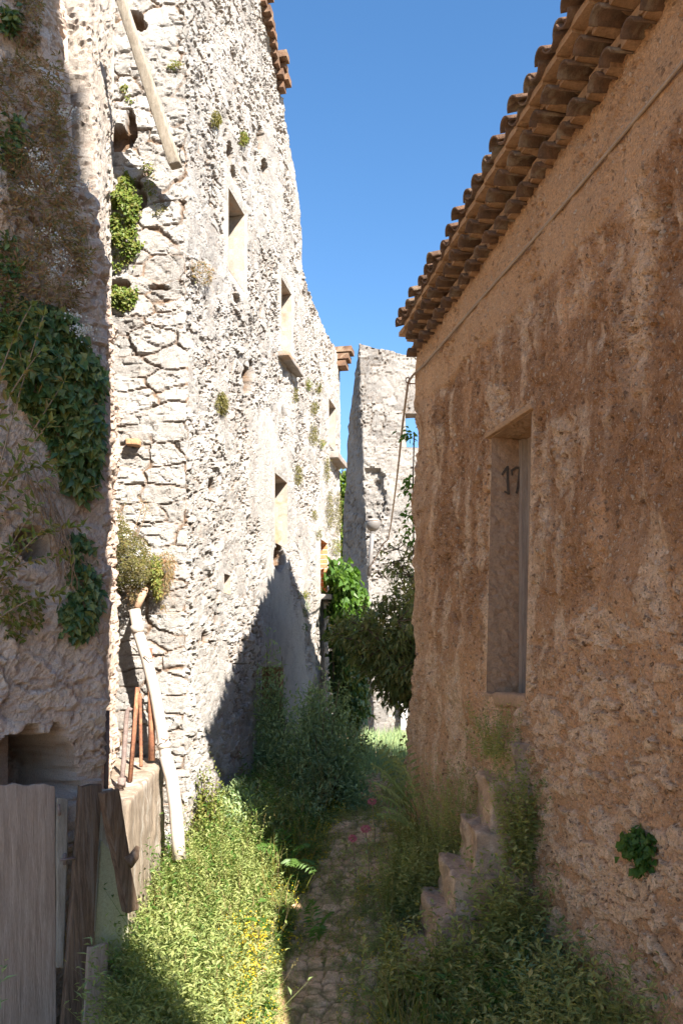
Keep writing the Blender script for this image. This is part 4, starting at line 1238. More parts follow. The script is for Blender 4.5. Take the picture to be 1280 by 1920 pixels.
t = thing('ivy', 'small ivy clump hanging low near the edge of the near left wall', 'ivy', tuple(f_hit(150, 1120)), GW)
lv = Leaves(); wall_leaves(lv, [(122, 1010), (150, 1002), (178, 1025), (172, 1060), (184, 1100), (178, 1165), (160, 1190), (140, 1205), (116, 1190), (112, 1150), (128, 1110), (135, 1070)], 620, f_hit, NF, .12, .065, .058, .8, 2, 22, .25, .42)
lv.build('leaves', G_ivy, t, lob=.38)
t = thing('dry_shrub', 'dry brown flowering plant with white blossom heads covering the upper near left wall', 'shrub', tuple(f_hit(60, 350)), GW)
lv = Leaves(); polyD = [(-5, 130), (30, 100), (55, 130), (95, 165), (105, 235), (118, 300), (125, 380), (140, 450), (150, 520), (140, 580), (110, 600), (60, 600), (-5, 610)]
B = wall_leaves(lv, polyD, 5200, f_hit, NF, .34, .046, .016, .1, 3, 30, .30, .50)
lv.build('leaves', G_dry, t)
lv = Leaves(); sel = B[rng.choice(len(B), 420)]
lv.add(sel, NF * .8 + rng.normal(size=(len(sel), 3)) * .6 + np.array([0, 0, .3]), rdir(len(sel)), rng.uniform(.08, .2, len(sel)), .005); lv.build('stems', G_dry, t)
lv = Leaves()
for (x, y) in ((80, 255), (92, 250), (35, 350), (60, 355), (48, 365), (20, 390), (75, 390), (115, 380), (80, 520), (70, 505), (100, 615), (60, 540), (110, 560), (45, 470), (118, 640), (28, 330), (65, 480), (122, 645), (105, 645)):
    p = f_hit(x, y, .3); m = 44; lv.add(p + rng.normal(size=(m, 3)) * np.array([.032, .032, .014]), rdir(m) + NF * .4 + np.array([0, 0, .5]), rdir(m) + NF, .015, .012)
lv.build('blossoms', G_white, t)
t = thing('green_shrub', 'green leafy tufts at the left frame edge of the upper near wall', 'shrub', tuple(f_hit(15, 420)), GW)
lv = Leaves()
for pl in ([(-5, 210), (30, 225), (38, 300), (20, 330), (-5, 330)], [(-5, 440), (25, 450), (30, 520), (18, 600), (-5, 610)], [(40, 600), (0, 640), (-5, 590)], [(2, 20), (25, 30), (20, 70), (0, 60)]):
    wall_leaves(lv, pl, 260, f_hit, NF, .25, .06, .03, .2, 4, 20, .2, .4)
lv.build('leaves', G_ivy, t)
t = thing('rusty_shrub', 'reddish dry tuft under the broken top of the near left wall', 'shrub', tuple(f_hit(60, 40)), GW)
lv = Leaves(); wall_leaves(lv, [(25, -5), (75, -5), (72, 60), (62, 100), (40, 90), (25, 50)], 700, f_hit, NF, .18, .035, .014, .3, 5, 20, .25, .45); lv.build('leaves', G_dry, t)
# sprawling stems with large pale leaves at the frame's left edge
t = thing('climbing_shrub', 'sprawling shrub with pale pointed leaves reaching in from the left frame edge', 'shrub', tuple(f_hit(0, 900, .3)), GW)
lv = Leaves()
for (x0, y0, x1, y1) in ((-60, 1010, 78, 738), (-50, 960, 40, 620), (-60, 860, 22, 690), (-80, 1040, 60, 900), (-60, 1060, 105, 1000), (-50, 1100, 85, 1050), (-60, 1000, 30, 820), (-40, 1120, 40, 1000), (-50, 1180, 60, 1120), (-40, 760, 20, 600), (-60, 1150, 30, 960), (-60, 950, 70, 880)):
    o0, o1 = .15 + .15 * rng.random(), .28 + .2 * rng.random()
    P = [f_hit(x0 + (x1 - x0) * s_, y0 + (y1 - y0) * s_ - 14 * math.sin(s_ * 3.1), o0 + (o1 - o0) * s_) for s_ in np.linspace(0, 1, 15)]
    tw = MB(); tw.tube(P, [.006 - .0035 * s_ for s_ in np.linspace(0, 1, 15)], 5); tw.build('stem', M_twig, t); P = np.array(P)
    for i in range(2, 15):
        m = 3 if i < 14 else 5; d = unit(P[min(i + 1, 14)] - P[i - 1])
        A = d * .55 + rng.normal(size=(m, 3)) * .7
        lv.add(np.repeat(P[i][None], m, 0), A, NF * .8 + np.array([0, 0, .6]) + rng.normal(size=(m, 3)) * .4, rng.uniform(.045, .085, m), rng.uniform(.020, .034, m))
lv.build('leaves', G_caper, t)
t = thing('trailing_weed', 'thin pale green trailing weed low on the near left wall', 'weed', tuple(f_hit(45, 1160)), GW)
lv = Leaves(); wall_leaves(lv, [(5, 1080), (50, 1110), (85, 1130), (70, 1180), (30, 1200), (5, 1190)], 260, f_hit, NF, .12, .045, .026, .4, 6, 20, .3, .5); lv.build('leaves', G_caper, t)
tw = MB()
for k in range(26):
    x, y = sample_poly([(20, 830), (60, 850), (120, 930), (120, 1000), (90, 980), (40, 900)], 1)[0]
    tw.tube([f_hit(x + 60 * s_ * (.3 + .3 * rng.random()), y + 120 * s_, .05 + .06 * math.sin(3 * s_)) for s_ in np.linspace(0, 1, 7)], .0035, 4)
tag(tw.build('dead_stems', M_twig), 'tangle of bare dead stems hanging below the dark ivy', 'dead stems', GW)

# ------------------------------------------------------------------ on the tall house
GT = 'plants rooted in the walls of the tall ruin'
def wall_plant(name, label, cat, poly, n, hit, nrm, mat, depth, L, W, hang=.5, clump=16, grp=GT, lo=.25, hi=.45):
    c = np.mean(poly, 0); t = thing(name, label, cat, tuple(hit(*c)), grp)
    lv = Leaves(); wall_leaves(lv, poly, n, hit, nrm, depth, L, W, hang, int(rng.integers(1000)), clump, lo, hi); lv.build('leaves', mat, t); return t
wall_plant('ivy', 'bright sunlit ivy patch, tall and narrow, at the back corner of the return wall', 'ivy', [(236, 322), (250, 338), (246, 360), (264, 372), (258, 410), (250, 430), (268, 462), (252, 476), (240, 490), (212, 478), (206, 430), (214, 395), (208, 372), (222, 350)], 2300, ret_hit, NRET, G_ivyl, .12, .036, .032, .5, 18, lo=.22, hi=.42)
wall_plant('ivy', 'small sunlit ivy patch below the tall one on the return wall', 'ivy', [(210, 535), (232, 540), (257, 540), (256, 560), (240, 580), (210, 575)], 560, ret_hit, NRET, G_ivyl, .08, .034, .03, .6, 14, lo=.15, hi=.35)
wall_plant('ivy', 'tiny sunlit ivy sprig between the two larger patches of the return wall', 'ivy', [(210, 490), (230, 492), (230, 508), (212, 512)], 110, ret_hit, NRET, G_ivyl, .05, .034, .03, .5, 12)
wall_plant('weed_tuft', 'thin weed growing beside the brown cavity on the return wall', 'weed', [(265, 315), (275, 300), (288, 310), (290, 350), (294, 370), (280, 368), (270, 335), (256, 330)], 150, ret_hit, NRET, G_caper, .06, .03, .02, .4, 12)
wall_plant('weed_tuft', 'greyish round weed to the right of the tall ivy patch', 'weed', [(288, 385), (305, 380), (312, 395), (305, 408), (290, 405)], 150, ret_hit, NRET, G_moss, .08, .03, .014, .2, 10)
wall_plant('weed_tuft', 'small green weed high on the return wall under the beam', 'weed', [(228, 160), (238, 160), (250, 190), (240, 196)], 90, ret_hit, NRET, G_caper, .05, .03, .018, .4, 10)
wall_plant('weed_tuft', 'flat weed in a joint near the top right of the return wall', 'weed', [(310, 120), (325, 115), (345, 118), (342, 128), (315, 130)], 100, ret_hit, NRET, G_caper, .06, .03, .016, .1, 10)
wall_plant('weed_tuft', 'brownish bushy tuft on the corner stones level with the blind sill', 'weed', [(352, 490), (375, 488), (392, 510), (388, 535), (370, 530), (355, 515)], 330, fac_hit, NL, G_dry, .14, .04, .012, .2, 14)
TF = [((404, 222), 8, 14, G_moss, 'left of two small tufts high on the long wall'), ((455, 258), 7, 13, G_caper, 'right of two small tufts high on the long wall'), ((414, 755), 10, 20, G_moss, 'dark green tuft below and left of the ragged hole'),
      ((577, 720), 5, 10, G_caper, 'small tuft right below the long stone sill'), ((597, 727), 4, 12, G_moss, 'narrow tuft at the joint of the two houses, level with the sill'), ((588, 765), 6, 14, G_moss, 'tuft just under the narrow joint tuft'),
      ((587, 815), 7, 20, G_moss, 'long tuft left of the far stone sill'), ((603, 830), 4, 8, G_caper, 'tiny tuft beside the long tuft'), ((558, 890), 6, 20, G_moss, 'tall tuft right of the small shaded window'),
      ((612, 880), 5, 26, G_moss, 'narrow hanging tuft under the far stone sill'), ((617, 955), 6, 36, G_moss, 'long mossy streak, left of the pair above the vine'), ((633, 962), 6, 42, G_moss, 'long mossy streak at the far edge, right of the pair above the vine'),
      ((597, 1000), 4, 10, G_moss, 'small tuft just above the bricked arch'), ((588, 965), 4, 9, G_moss, 'small dark tuft left above the bricked arch'), ((568, 1115), 8, 8, G_caper, 'sparse weed at the lit edge of the shadow below the arch'),
      ((572, 1140), 6, 14, G_ivy, 'dark tuft in the shadow of the eaves, upper one'), ((571, 1175), 5, 6, G_ivy, 'dark tuft in the shadow of the eaves, lower one'), ((630, 1025), 8, 16, G_caper, 'pale weed on the far edge above the bright vine'), ((553, 740), 3, 14, G_moss, 'thin tuft hanging from the right end of the sill')]
for (x, y), a, b, m, lab in TF:
    pl = [(x + a * math.cos(u) * (1 + .2 * math.sin(5 * u)), y + b * math.sin(u)) for u in np.linspace(0, 6.28, 13)[:-1]]
    wall_plant('weed_tuft', lab, 'weed', pl, int(60 + a * b * 2.4), fac_hit, NL, m, .07, .034, .017, .5, 12, lo=.1, hi=.3)
# the bush hanging over the drainpipe
t = thing('hanging_bush', 'dry overhanging bush above the drainpipe, with white blossom and a yellow green edge', 'bush', tuple(ret_hit(240, 1030)), GT)
def bush_hit(x, y, o): return at(x, y, 7.65 - o)
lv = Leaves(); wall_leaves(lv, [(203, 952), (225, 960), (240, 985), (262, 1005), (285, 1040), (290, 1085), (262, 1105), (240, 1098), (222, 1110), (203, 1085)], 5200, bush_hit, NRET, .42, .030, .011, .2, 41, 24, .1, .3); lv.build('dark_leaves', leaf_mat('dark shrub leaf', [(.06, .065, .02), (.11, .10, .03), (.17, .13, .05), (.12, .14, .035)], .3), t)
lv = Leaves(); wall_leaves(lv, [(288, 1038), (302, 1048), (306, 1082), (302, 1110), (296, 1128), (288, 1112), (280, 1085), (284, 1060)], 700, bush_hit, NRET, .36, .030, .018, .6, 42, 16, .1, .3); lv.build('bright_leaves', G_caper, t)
lv = Leaves(); wall_leaves(lv, [(300, 1030), (325, 1040), (330, 1060), (318, 1100), (308, 1140), (298, 1120), (300, 1070)], 800, bush_hit, NRET, .16, .05, .006, .8, 43, 16, .2, .4)
wall_leaves(lv, [(230, 1095), (262, 1100), (255, 1130), (240, 1125)], 160, bush_hit, NRET, .42, .06, .006, .9, 44, 16, .1, .3); lv.build('dry_stems', G_dry, t)
lv = Leaves()
for (x, y) in ((220, 978), (247, 992), (238, 1005), (262, 1038), (212, 955)):
    m = 22; lv.add(at(x, y, 7.28) + rng.normal(size=(m, 3)) * np.array([.022, .02, .012]), rdir(m), rdir(m) + NRET, .014, .012)
lv.build('blossoms', G_white, t)
for (x, y) in ((233, 948), (268, 945), (275, 955)):
    lv = Leaves(); tw = MB(); A = at(x, y, 7.3); Bp = at(x - 18, y + 50, 7.35); tw.tube([Bp, (A + Bp) / 2 + [.01, 0, 0], A], .004, 4)
    m = 60; lv.add(A + rng.normal(size=(m, 3)) * .03, rdir(m), rdir(m), .016, .008)
    lv.build('seed_head', G_dry, t); tw.build('stalk', M_twig, t)

# ------------------------------------------------------------------ vine on the far end of the house row
t = thing('grape_vine', 'bright green vine climbing the far corner of the white house row', 'vine', tuple(at(640, 1340, 13.4)))
def v_hit(x, y, o): return at(x, y, 13.6 - o)
lv = Leaves(); wall_leaves(lv, [(622, 1045), (640, 1050), (658, 1062), (676, 1085), (680, 1130), (664, 1165), (676, 1190), (640, 1230), (622, 1200), (618, 1140), (612, 1080)], 2100, v_hit, NL, 1.1, .16, .13, .7, 51, 30, .24, .46); lv.build('bright_leaves', G_vine, t, lob=.38)
lv = Leaves(); wall_leaves(lv, [(620, 1180), (660, 1175), (690, 1200), (680, 1250), (690, 1330), (668, 1360), (625, 1350), (617, 1280)], 1800, v_hit, NL, .6, .14, .12, .8, 52, 20, .1, .3); lv.build('shaded_leaves', G_ivy, t, lob=.38)  # darker leaf colour put where the vine hangs in shade
tw = MB()
for k in range(5):
    x = 626 + 6 * k; tw.tube([at(x, 1360, 13.5), at(x + 5 * math.sin(k), 1280, 13.4), at(x - 3, 1200, 13.3), at(x + 12, 1110, 13.1)], .018, 5)
tw.build('stems', M_bark, t)

# ------------------------------------------------------------------ tree leaning out from behind the brown house
def tree(name, label, base, tips, mat, crown, Lf, Wf, n_per, grp=None, r0=.09, spread=.28, droop=.55, blob=None):
    t = thing(name, label, 'tree', tuple(base), grp); tr = MB(); base = np.array(base, float); lv = Leaves()
    for tip in tips:
        tip = np.array(tip, float); mid = base + (tip - base) * .55 + np.array([0, 0, .12 * np.linalg.norm(tip - base)])
        P = [(1 - s_) ** 2 * base + 2 * s_ * (1 - s_) * mid + s_ * s_ * tip for s_ in np.linspace(0, 1, 9)]
        tr.tube(P, [r0 * (1 - .9 * s_) for s_ in np.linspace(0, 1, 9)], 6)
        for s_ in (.6, .72, .84, .94, 1.0):
            c = (1 - s_) ** 2 * base + 2 * s_ * (1 - s_) * mid + s_ * s_ * tip
            m = n_per; nb = 5
            for k in range(nb):
                d = unit(rng.normal(size=3)) * spread * rng.uniform(.5, 1.2); e = c + d * np.array([1, 1, .7])
                tr.tube([c, e], .007, 4)
                mm = m // nb; f = rng.random((mm, 1)); P_ = c + (e - c) * (.35 + .75 * f) + rng.normal(size=(mm, 3)) * .05
                A = unit(e - c) * .6 + rng.normal(size=(mm, 3)) * .55 + np.array([0, 0, -droop]); Nn = np.array([0, 0, 1.0]) + rng.normal(size=(mm, 3)) * .5
                lv.add(P_, A, Nn, Lf * rng.uniform(.6, 1.2, mm), Wf * rng.uniform(.6, 1.2, mm), np.clip(rng.random(mm) * .6 + rng.random() * .4, 0, 1))
    tr.build('trunk', M_bark, t, True); lv.build('crown', mat, t, droop=.2); return t
tips = [at(x, y, Yd) for x, y, Yd in ((690, 1180, 10.3), (705, 1150, 10.8), (730, 1120, 10.6), (745, 1165, 10.2), (720, 1195, 10.5), (755, 1210, 10.3), (740, 1240, 10.4), (765, 1250, 10.4), (672, 1172, 11.2), (768, 1140, 10.6), (755, 1275, 10.6), (665, 1200, 10.8), (700, 1210, 11.0), (730, 1265, 10.9), (785, 1180, 10.6), (640, 1190, 11.2), (715, 1230, 10.7), (780, 1240, 10.2))]
tree('leafy_tree', 'dark leafy tree whose branches hang into the lane from behind the brown house', (1.75, 11.2, .1), tips, G_tree, None, .115, .042, 105, spread=.30)
tips = [at(x, y, Yd) for x, y, Yd in ((745, 1030, 11.0), (755, 1060, 11.0), (735, 1055, 11.2), (768, 1015, 10.8), (775, 1085, 10.8))]
tree('leafy_tree', 'thin sunlit branches of a second tree above the dark one at the house corner', (1.9, 11.9, .1), tips, G_tree, None, .10, .034, 30, spread=.22, r0=.05)
t = thing('climbing_vine', 'sparse vine leaves peeping round the corner edge of the brown house', 'vine', tuple(at(772, 950, 9.2)))
lv = Leaves()
for (x, y) in ((768, 818), (760, 816), (774, 815), (766, 905), (760, 915), (770, 900), (772, 935), (768, 965), (766, 960), (771, 990), (768, 1010)):
    m = 9; p = at(x, y, 9.25); lv.add(p + rng.normal(size=(m, 3)) * .03, rng.normal(size=(m, 3)) * .6 + np.array([-.5, 0, -.6]), rng.normal(size=(m, 3)) * .5 + np.array([0, -1, .6]), rng.uniform(.05, .09, m), .035)
lv.build('leaves', G_vine, t)
tw = MB(); tw.tube([at(775, 1010, 9.3), at(774, 900, 9.3), at(776, 815, 9.3)], .008, 5); tw.build('stem', M_bark, t)
# tree far behind, in the gap between the houses
tips = [at(x, y, 25) for x, y in ((642, 870), (648, 900), (645, 930), (650, 960), (640, 990), (636, 950), (655, 920), (630, 900), (640, 1030), (648, 1060))]
tree('sunlit_tree', 'bright green tree far behind in the gap beside the grey wall', (-.1, 25.4, .3), tips, G_back, None, .16, .10, 90, spread=.5, r0=.14)

# ------------------------------------------------------------------ bushes along the left of the lane
GBU = 'bushes along the foot of the tall ruin'
def bush(name, label, c, rad, n, h, nl, L, W, mat, grp=GBU, squash=.8, seed=0):
    """stems fanning out of one foot; leaf tufts clump on lobes"""
    c = np.array(c, float); t = thing(name, label, 'bush', tuple(c), grp); lv = Leaves()
    nlobe = 11
    lob = unit(rng.normal(size=(nlobe, 3)) * np.array([1, 1, .8]) + np.array([0, -.25, .35])); lob[:, 2] = np.abs(lob[:, 2]) * 1.0
    lr = rng.uniform(.65, 1.0, nlobe)
    k = rng.integers(0, nlobe, n)
    d = unit(lob[k] + rng.normal(size=(n, 3)) * .34); d[:, 2] = np.maximum(d[:, 2], -.02)
    r = lr[k] * rng.uniform(.72, 1.05, n)
    tip = c + d * r[:, None] * np.array([rad[0], rad[1], h])
    root = c + (tip - c) * .55
    v = tip - root
    tt = (np.arange(nl)[None] + rng.random((n, nl))) / nl
    P = root[:, None] + v[:, None] * tt[..., None] + rng.normal(size=(n, nl, 3)) * .015
    A = unit(v)[:, None] * .5 + rng.normal(size=(n, nl, 3)) * .6 + np.array([0, 0, .1]); Nn = np.array([0, 0, 1.0]) + d[:, None] * .5 + rng.normal(size=(n, nl, 3)) * .4
    m = n * nl; R = np.clip(.5 * rng.random((nlobe, 1))[k] + .5 * rng.random((n, nl)), 0, 1)
    lv.add(P.reshape(-1, 3), A.reshape(-1, 3), Nn.reshape(-1, 3), L * rng.uniform(.6, 1.2, m), W * rng.uniform(.6, 1.2, m), R.ravel())
    lv.build('leaves', mat, t)
    tw = MB()
    for i in rng.choice(n, 40): tw.tube([c, (c + tip[i]) / 2 + [0, 0, .05], tip[i]], [.012, .008, .003], 4)
    tw.build('stems', M_bark, t); return t
bush('grey_green_bush', 'big grey green bush in the middle of the lane, in front of the low doorway', (-.24, 9.55, -.10), (.80, .6), 1700, 1.85, 11, .070, .025, G_grey)
bush('grey_green_bush', 'leafy bush filling the low doorway, left of the big bush', (-.84, 9.85, -.05), (.36, .35), 620, 2.1, 10, .085, .026, G_grey)
bush('grey_green_bush', 'low bush at the near left foot of the big bush', (-.60, 9.0, -.15), (.58, .5), 800, .72, 11, .070, .025, G_grey)
bush('grey_green_bush', 'dark bush against the long wall between the drainpipe and the doorway', (-.92, 8.35, -.15), (.45, .55), 800, .72, 11, .07, .025, G_grey)
bush('lime_bush', 'yellow green shrub beside the lower end of the drainpipe', (-1.22, 7.9, -.25), (.24, .25), 420, 1.10, 10, .038, .022, G_caper)
bush('lime_bush', 'small yellow shrub in the gap at the far end of the lane', (.24, 13.6, .0), (.30, .3), 240, .95, 10, .05, .03, G_caper)

# ------------------------------------------------------------------ ground cover
def scatter(lv, poly, n, hf, nl, L, W, seed, lo=.25, hi=.5, sc=.35, leanf=.4, rnd=None, **k):
    q = sample_poly(poly, n); q = q[clumpy(q, sc, seed, lo, hi)]
    B = np.stack([q[:, 0], q[:, 1], zg(q[:, 0], q[:, 1]) - .01], -1)
    hh = hf(q) * rng.uniform(.65, 1.2, len(q)) * (.6 + .8 * fbm(q[:, 0] / .3, q[:, 1] / .3, seed + 5, 2))
    ln = rng.normal(size=(len(q), 3)) * np.array([1, 1, 0]) * hh[:, None] * leanf
    r = None if rnd is None else np.clip(rnd(q) + .3 * (rng.random(len(q)) - .5), 0, 1)
    stems(lv, B, hh, ln, nl, L, W, rnd=r, **k)
lft = lambda Y: np.where(Y < 5.9, -.25 * Y, np.where(Y < 7.65, -1.50, FX + FS * (Y - FY) + .02))
ys_ = np.linspace(5.0, 10.5, 18)
pL = [(float(path_x(y) - .30), y) for y in ys_] + [(float(lft(np.array(y))), y) for y in ys_[::-1]]
lv = Leaves()
near_path = lambda q: np.clip((path_x(q[:, 1]) - .34 - q[:, 0]) / .5, .2, 1)
scatter(lv, pL, 5200, lambda q: .44 * near_path(q), 16, .066, .026, 201, .2, .44, .3)
tag(lv.build('weeds', G_lime, None), 'knee high bright weeds along the left side of the lane', 'weeds', kind='stuff')
lv = Leaves()
pB = [(-1.22, 4.4), (-.7, 4.4), (-.68, 5.3), (-.9, 6.0), (-1.3, 6.5), (-1.46, 6.5), (-1.46, 5.9), (-1.34, 5.2)]
scatter(lv, pB, 1500, lambda q: .46 + 0 * q[:, 0], 15, .08, .032, 211, .22, .46, .3)
tag(lv.build('weeds', G_lime, None), 'leafy weeds at the foot of the planks and the concrete block', 'weeds', kind='stuff')
# right side: verge, stair foot, wall foot
rgt = lambda Y: RX + RS * (Y - RY) - .03
ys_ = np.linspace(4.4, 8.9, 18)
pR = [(float(path_x(y) + .46), y) for y in ys_] + [(float(rgt(y)), y) for y in ys_[::-1]]
def no_stair(q): return ~((q[:, 0] > .40) & (q[:, 1] > 6.08) & (q[:, 1] < 6.95))
lv = Leaves()
q0 = sample_poly(pR, 5200); q0 = q0[no_stair(q0) & clumpy(q0, .35, 221, .12, .35)]
B = np.stack([q0[:, 0], q0[:, 1], zg(q0[:, 0], q0[:, 1]) - .01], -1)
keep_ = ~((q0[:, 0] > .35) & (q0[:, 0] < 1.05) & (q0[:, 1] > 5.5) & (q0[:, 1] < 6.1) & (rng.random(len(q0)) < .75)); q0 = q0[keep_]; B = B[keep_]
dw = rgt(q0[:, 1]) - q0[:, 0]; dp = q0[:, 0] - path_x(q0[:, 1]) - .4
hh = (.10 + .16 * np.clip(dp / .5, 0, 1) + .16 * (q0[:, 1] < 6.1) * sstep(.2, .7, dp) * (q0[:, 0] > .8)) * rng.uniform(.6, 1.25, len(B)) * (.6 + .8 * fbm(q0[:, 0] / .3, q0[:, 1] / .3, 223, 2))
stems(lv, B, hh, rng.normal(size=B.shape) * np.array([1, 1, 0]) * hh[:, None] * .4, 10, .080, .034)
tag(lv.build('weeds', G_olive, None), 'olive weeds covering the verge between the path and the brown house', 'weeds', kind='stuff')
# moss and creeping plants lying over the middle of the path farther up
lv = Leaves(); pm = [(float(path_x(y) - .5), y) for y in np.linspace(6.3, 10.5, 10)] + [(float(path_x(y) + .5), y) for y in np.linspace(10.5, 6.3, 10)]
scatter(lv, pm, 3600, lambda q: .05 + .02 * (q[:, 1] - 6), 7, .028, .012, 261, .34, .55, .3, .7)
tag(lv.build('creeping_plants', G_olive, None), 'low creeping plants lying over the upper stretch of the path', 'ground cover', kind='stuff')
# a sparser, taller second kind among the left weeds, some of it gone to seed
lv = Leaves(); scatter(lv, pL, 330, lambda q: .62 * near_path(q) + .05, 12, .095, .030, 271, .2, .5, .3, .3)
tag(lv.build('weeds', G_vine, None), 'taller broad leaved weeds standing among the bright weeds on the left', 'weeds', kind='stuff')
lv = Leaves(); q = sample_poly(pL + [], 260); B = np.stack([q[:, 0], q[:, 1], zg(q[:, 0], q[:, 1])], -1)
q = sample_poly(pR, 260); q = q[no_stair(q)]; B = np.concatenate([B, np.stack([q[:, 0], q[:, 1], zg(q[:, 0], q[:, 1])], -1)])
A = np.array([0, 0, 1.0]) + rng.normal(size=B.shape) * .25; Ls = rng.uniform(.3, .7, len(B)); lv.add(B, A, rdir(len(B)), Ls, .004, .9)
tips_ = B + unit(A) * Ls[:, None]
for k in range(7): lv.add(tips_ - unit(A) * (.014 * k), rdir(len(B)) * .6 + unit(A), rdir(len(B)), .022, .008, .6)
tag(lv.build('dry_stalks', G_dry, None), 'thin dry seed stalks standing up out of the weeds', 'dry stalks', kind='stuff')
# tall plants climbing over the side of the steps
GS = 'weeds growing over the stone steps'
def hill(name, label, foot, n, spreadx, spready, h, nl, L, W, mat, grp=GS, lean=.25):
    t = thing(name, label, 'weed', tuple(foot), grp); lv = Leaves()
    B = np.array(foot) + rng.normal(size=(n, 3)) * np.array([spreadx, spready, 0])
    B[:, 2] = np.maximum(zg(B[:, 0], B[:, 1]), foot[2]) - .01
    hh = h * rng.uniform(.5, 1.1, n)
    stems(lv, B, hh, rng.normal(size=(n, 3)) * np.array([1, 1, 0]) * hh[:, None] * lean, nl, L, W); lv.build('leaves', mat, t); return t
hill('leafy_weed', 'tall dark weeds leaning against the near side of the steps', (1.20, 5.93, -.62), 170, .11, .09, .95, 18, .095, .042, G_olive)
hill('leafy_weed', 'dark weeds between the bottom step and the brown wall foot', (1.02, 5.75, -.66), 150, .30, .14, .62, 14, .10, .042, G_olive)
hill('leafy_weed', 'small round weed on the lowest steps, beside the path', (.52, 6.02, -.66), 60, .12, .07, .30, 12, .06, .03, G_olive)
hill('leafy_weed', 'yellowish weeds on the far side of the lower steps', (.72, 7.15, -.45), 220, .22, .16, .62, 14, .075, .03, G_olive)
hill('leafy_weed', 'feathery yellow weeds on the far side of the upper steps', (.92, 7.15, -.2), 200, .14, .12, 1.05, 18, .050, .019, G_olive)
hill('leafy_weed', 'weeds on the upper steps just below the door threshold', (1.17, 6.55, .90), 90, .07, .2, .45, 14, .042, .020, G_olive)
hill('leafy_weed', 'weeds in the corner of the wall and the upper steps, nearest the viewer', (1.30, 6.12, .1), 130, .07, .07, .95, 16, .06, .032, G_olive)
hill('leafy_weed', 'pale weed tuft at the foot of the brown wall near the right frame edge', (1.50, 5.35, -.8), 110, .16, .15, .72, 14, .10, .04, G_olive)
hill('leafy_weed', 'tall olive weeds filling the bottom right corner below the brown wall', (1.50, 4.85, -.85), 260, .24, .22, .86, 14, .095, .038, G_olive)
hill('leafy_weed', 'bright broad leaved weed standing out of the olive weeds before the steps', (.95, 5.35, -.8), 26, .22, .16, .62, 11, .13, .06, G_vine)
hill('leafy_weed', 'pale grey green weed between the steps and the bottom right corner', (1.28, 5.25, -.82), 60, .16, .14, .70, 13, .11, .034, G_grey)
lv = Leaves(); q = sample_poly(pR, 3400); q = q[no_stair(q) & clumpy(q, .4, 281, .45, .6)]; B = np.stack([q[:, 0], q[:, 1], zg(q[:, 0], q[:, 1])], -1)
lv.add(B, rng.normal(size=B.shape) * .35 + np.array([0, 0, 1.0]), rdir(len(B)), rng.uniform(.18, .5, len(B)), .009)
q = sample_poly(pL, 1500); q = q[clumpy(q, .4, 291, .5, .62)]; B = np.stack([q[:, 0], q[:, 1], zg(q[:, 0], q[:, 1])], -1)
lv.add(B, rng.normal(size=B.shape) * .35 + np.array([0, 0, 1.0]), rdir(len(B)), rng.uniform(.25, .6, len(B)), .009)
tag(lv.build('grass', G_caper, None), 'tufts of pale tall grass mixed into the weeds on both sides', 'grass', kind='stuff')
t = thing('leafy_weed', 'round green leaved plant growing out of the brown wall at lower right', 'weed', tuple(r_hit(1205, 1590)))
lv = Leaves(); wall_leaves(lv, [(1172, 1575), (1205, 1550), (1235, 1575), (1230, 1605), (1218, 1632), (1200, 1640), (1205, 1610), (1180, 1600)], 360, r_hit, nR, .14, .055, .05, .4, 71, 20, .0, .1); lv.build('leaves', G_vine, t, lob=.5)
# low yellow flowering ground cover beside the path
pY = [(float(path_x(y) + .14), y) for y in np.linspace(4.4, 9.0, 14)] + [(float(path_x(y) + .72), y) for y in np.linspace(9.0, 4.4, 14)]
pY2 = [(float(path_x(y) - .62), y) for y in np.linspace(4.6, 10, 14)] + [(float(path_x(y) - .16), y) for y in np.linspace(10, 4.6, 14)]
lv = Leaves(); fl = Leaves()
for pp, n, sd in ((pY, 2600, 231), (pY2, 2600, 241)):
    scatter(lv, pp, n, lambda q: .10 + 0 * q[:, 0], 9, .022, .009, sd, .25, .5, .3, .6)
    q = sample_poly(pp, 1500); q = q[clumpy(q, .28, sd + 3, .38, .6)]
    B = np.stack([q[:, 0], q[:, 1], zg(q[:, 0], q[:, 1]) + rng.uniform(.06, .17, len(q))], -1)
    for k in range(3): fl.add(B, rdir(len(B)) + np.array([0, 0, .5]), rdir(len(B)) + np.array([0, 0, 1.0]), .011, .010)
q = sample_poly([(float(path_x(y) - .75), y) for y in np.linspace(4.6, 6.5, 8)] + [(float(path_x(y) - .40), y) for y in np.linspace(6.5, 4.6, 8)], 1300)
B = np.stack([q[:, 0], q[:, 1], zg(q[:, 0], q[:, 1]) + rng.uniform(.12, .34, len(q))], -1)
for k in range(3): fl.add(B, rdir(len(B)) + np.array([0, 0, .5]), rdir(len(B)) + np.array([0, 0, 1.0]), .012, .011)
tag(lv.build('ground_cover', G_lime, None), 'low fine leaved plants creeping over both edges of the cobbled path', 'ground cover', kind='stuff')
tag(fl.build('yellow_flowers', G_yellow, None), 'many tiny yellow flowers along both edges of the path', 'flowers', kind='stuff')
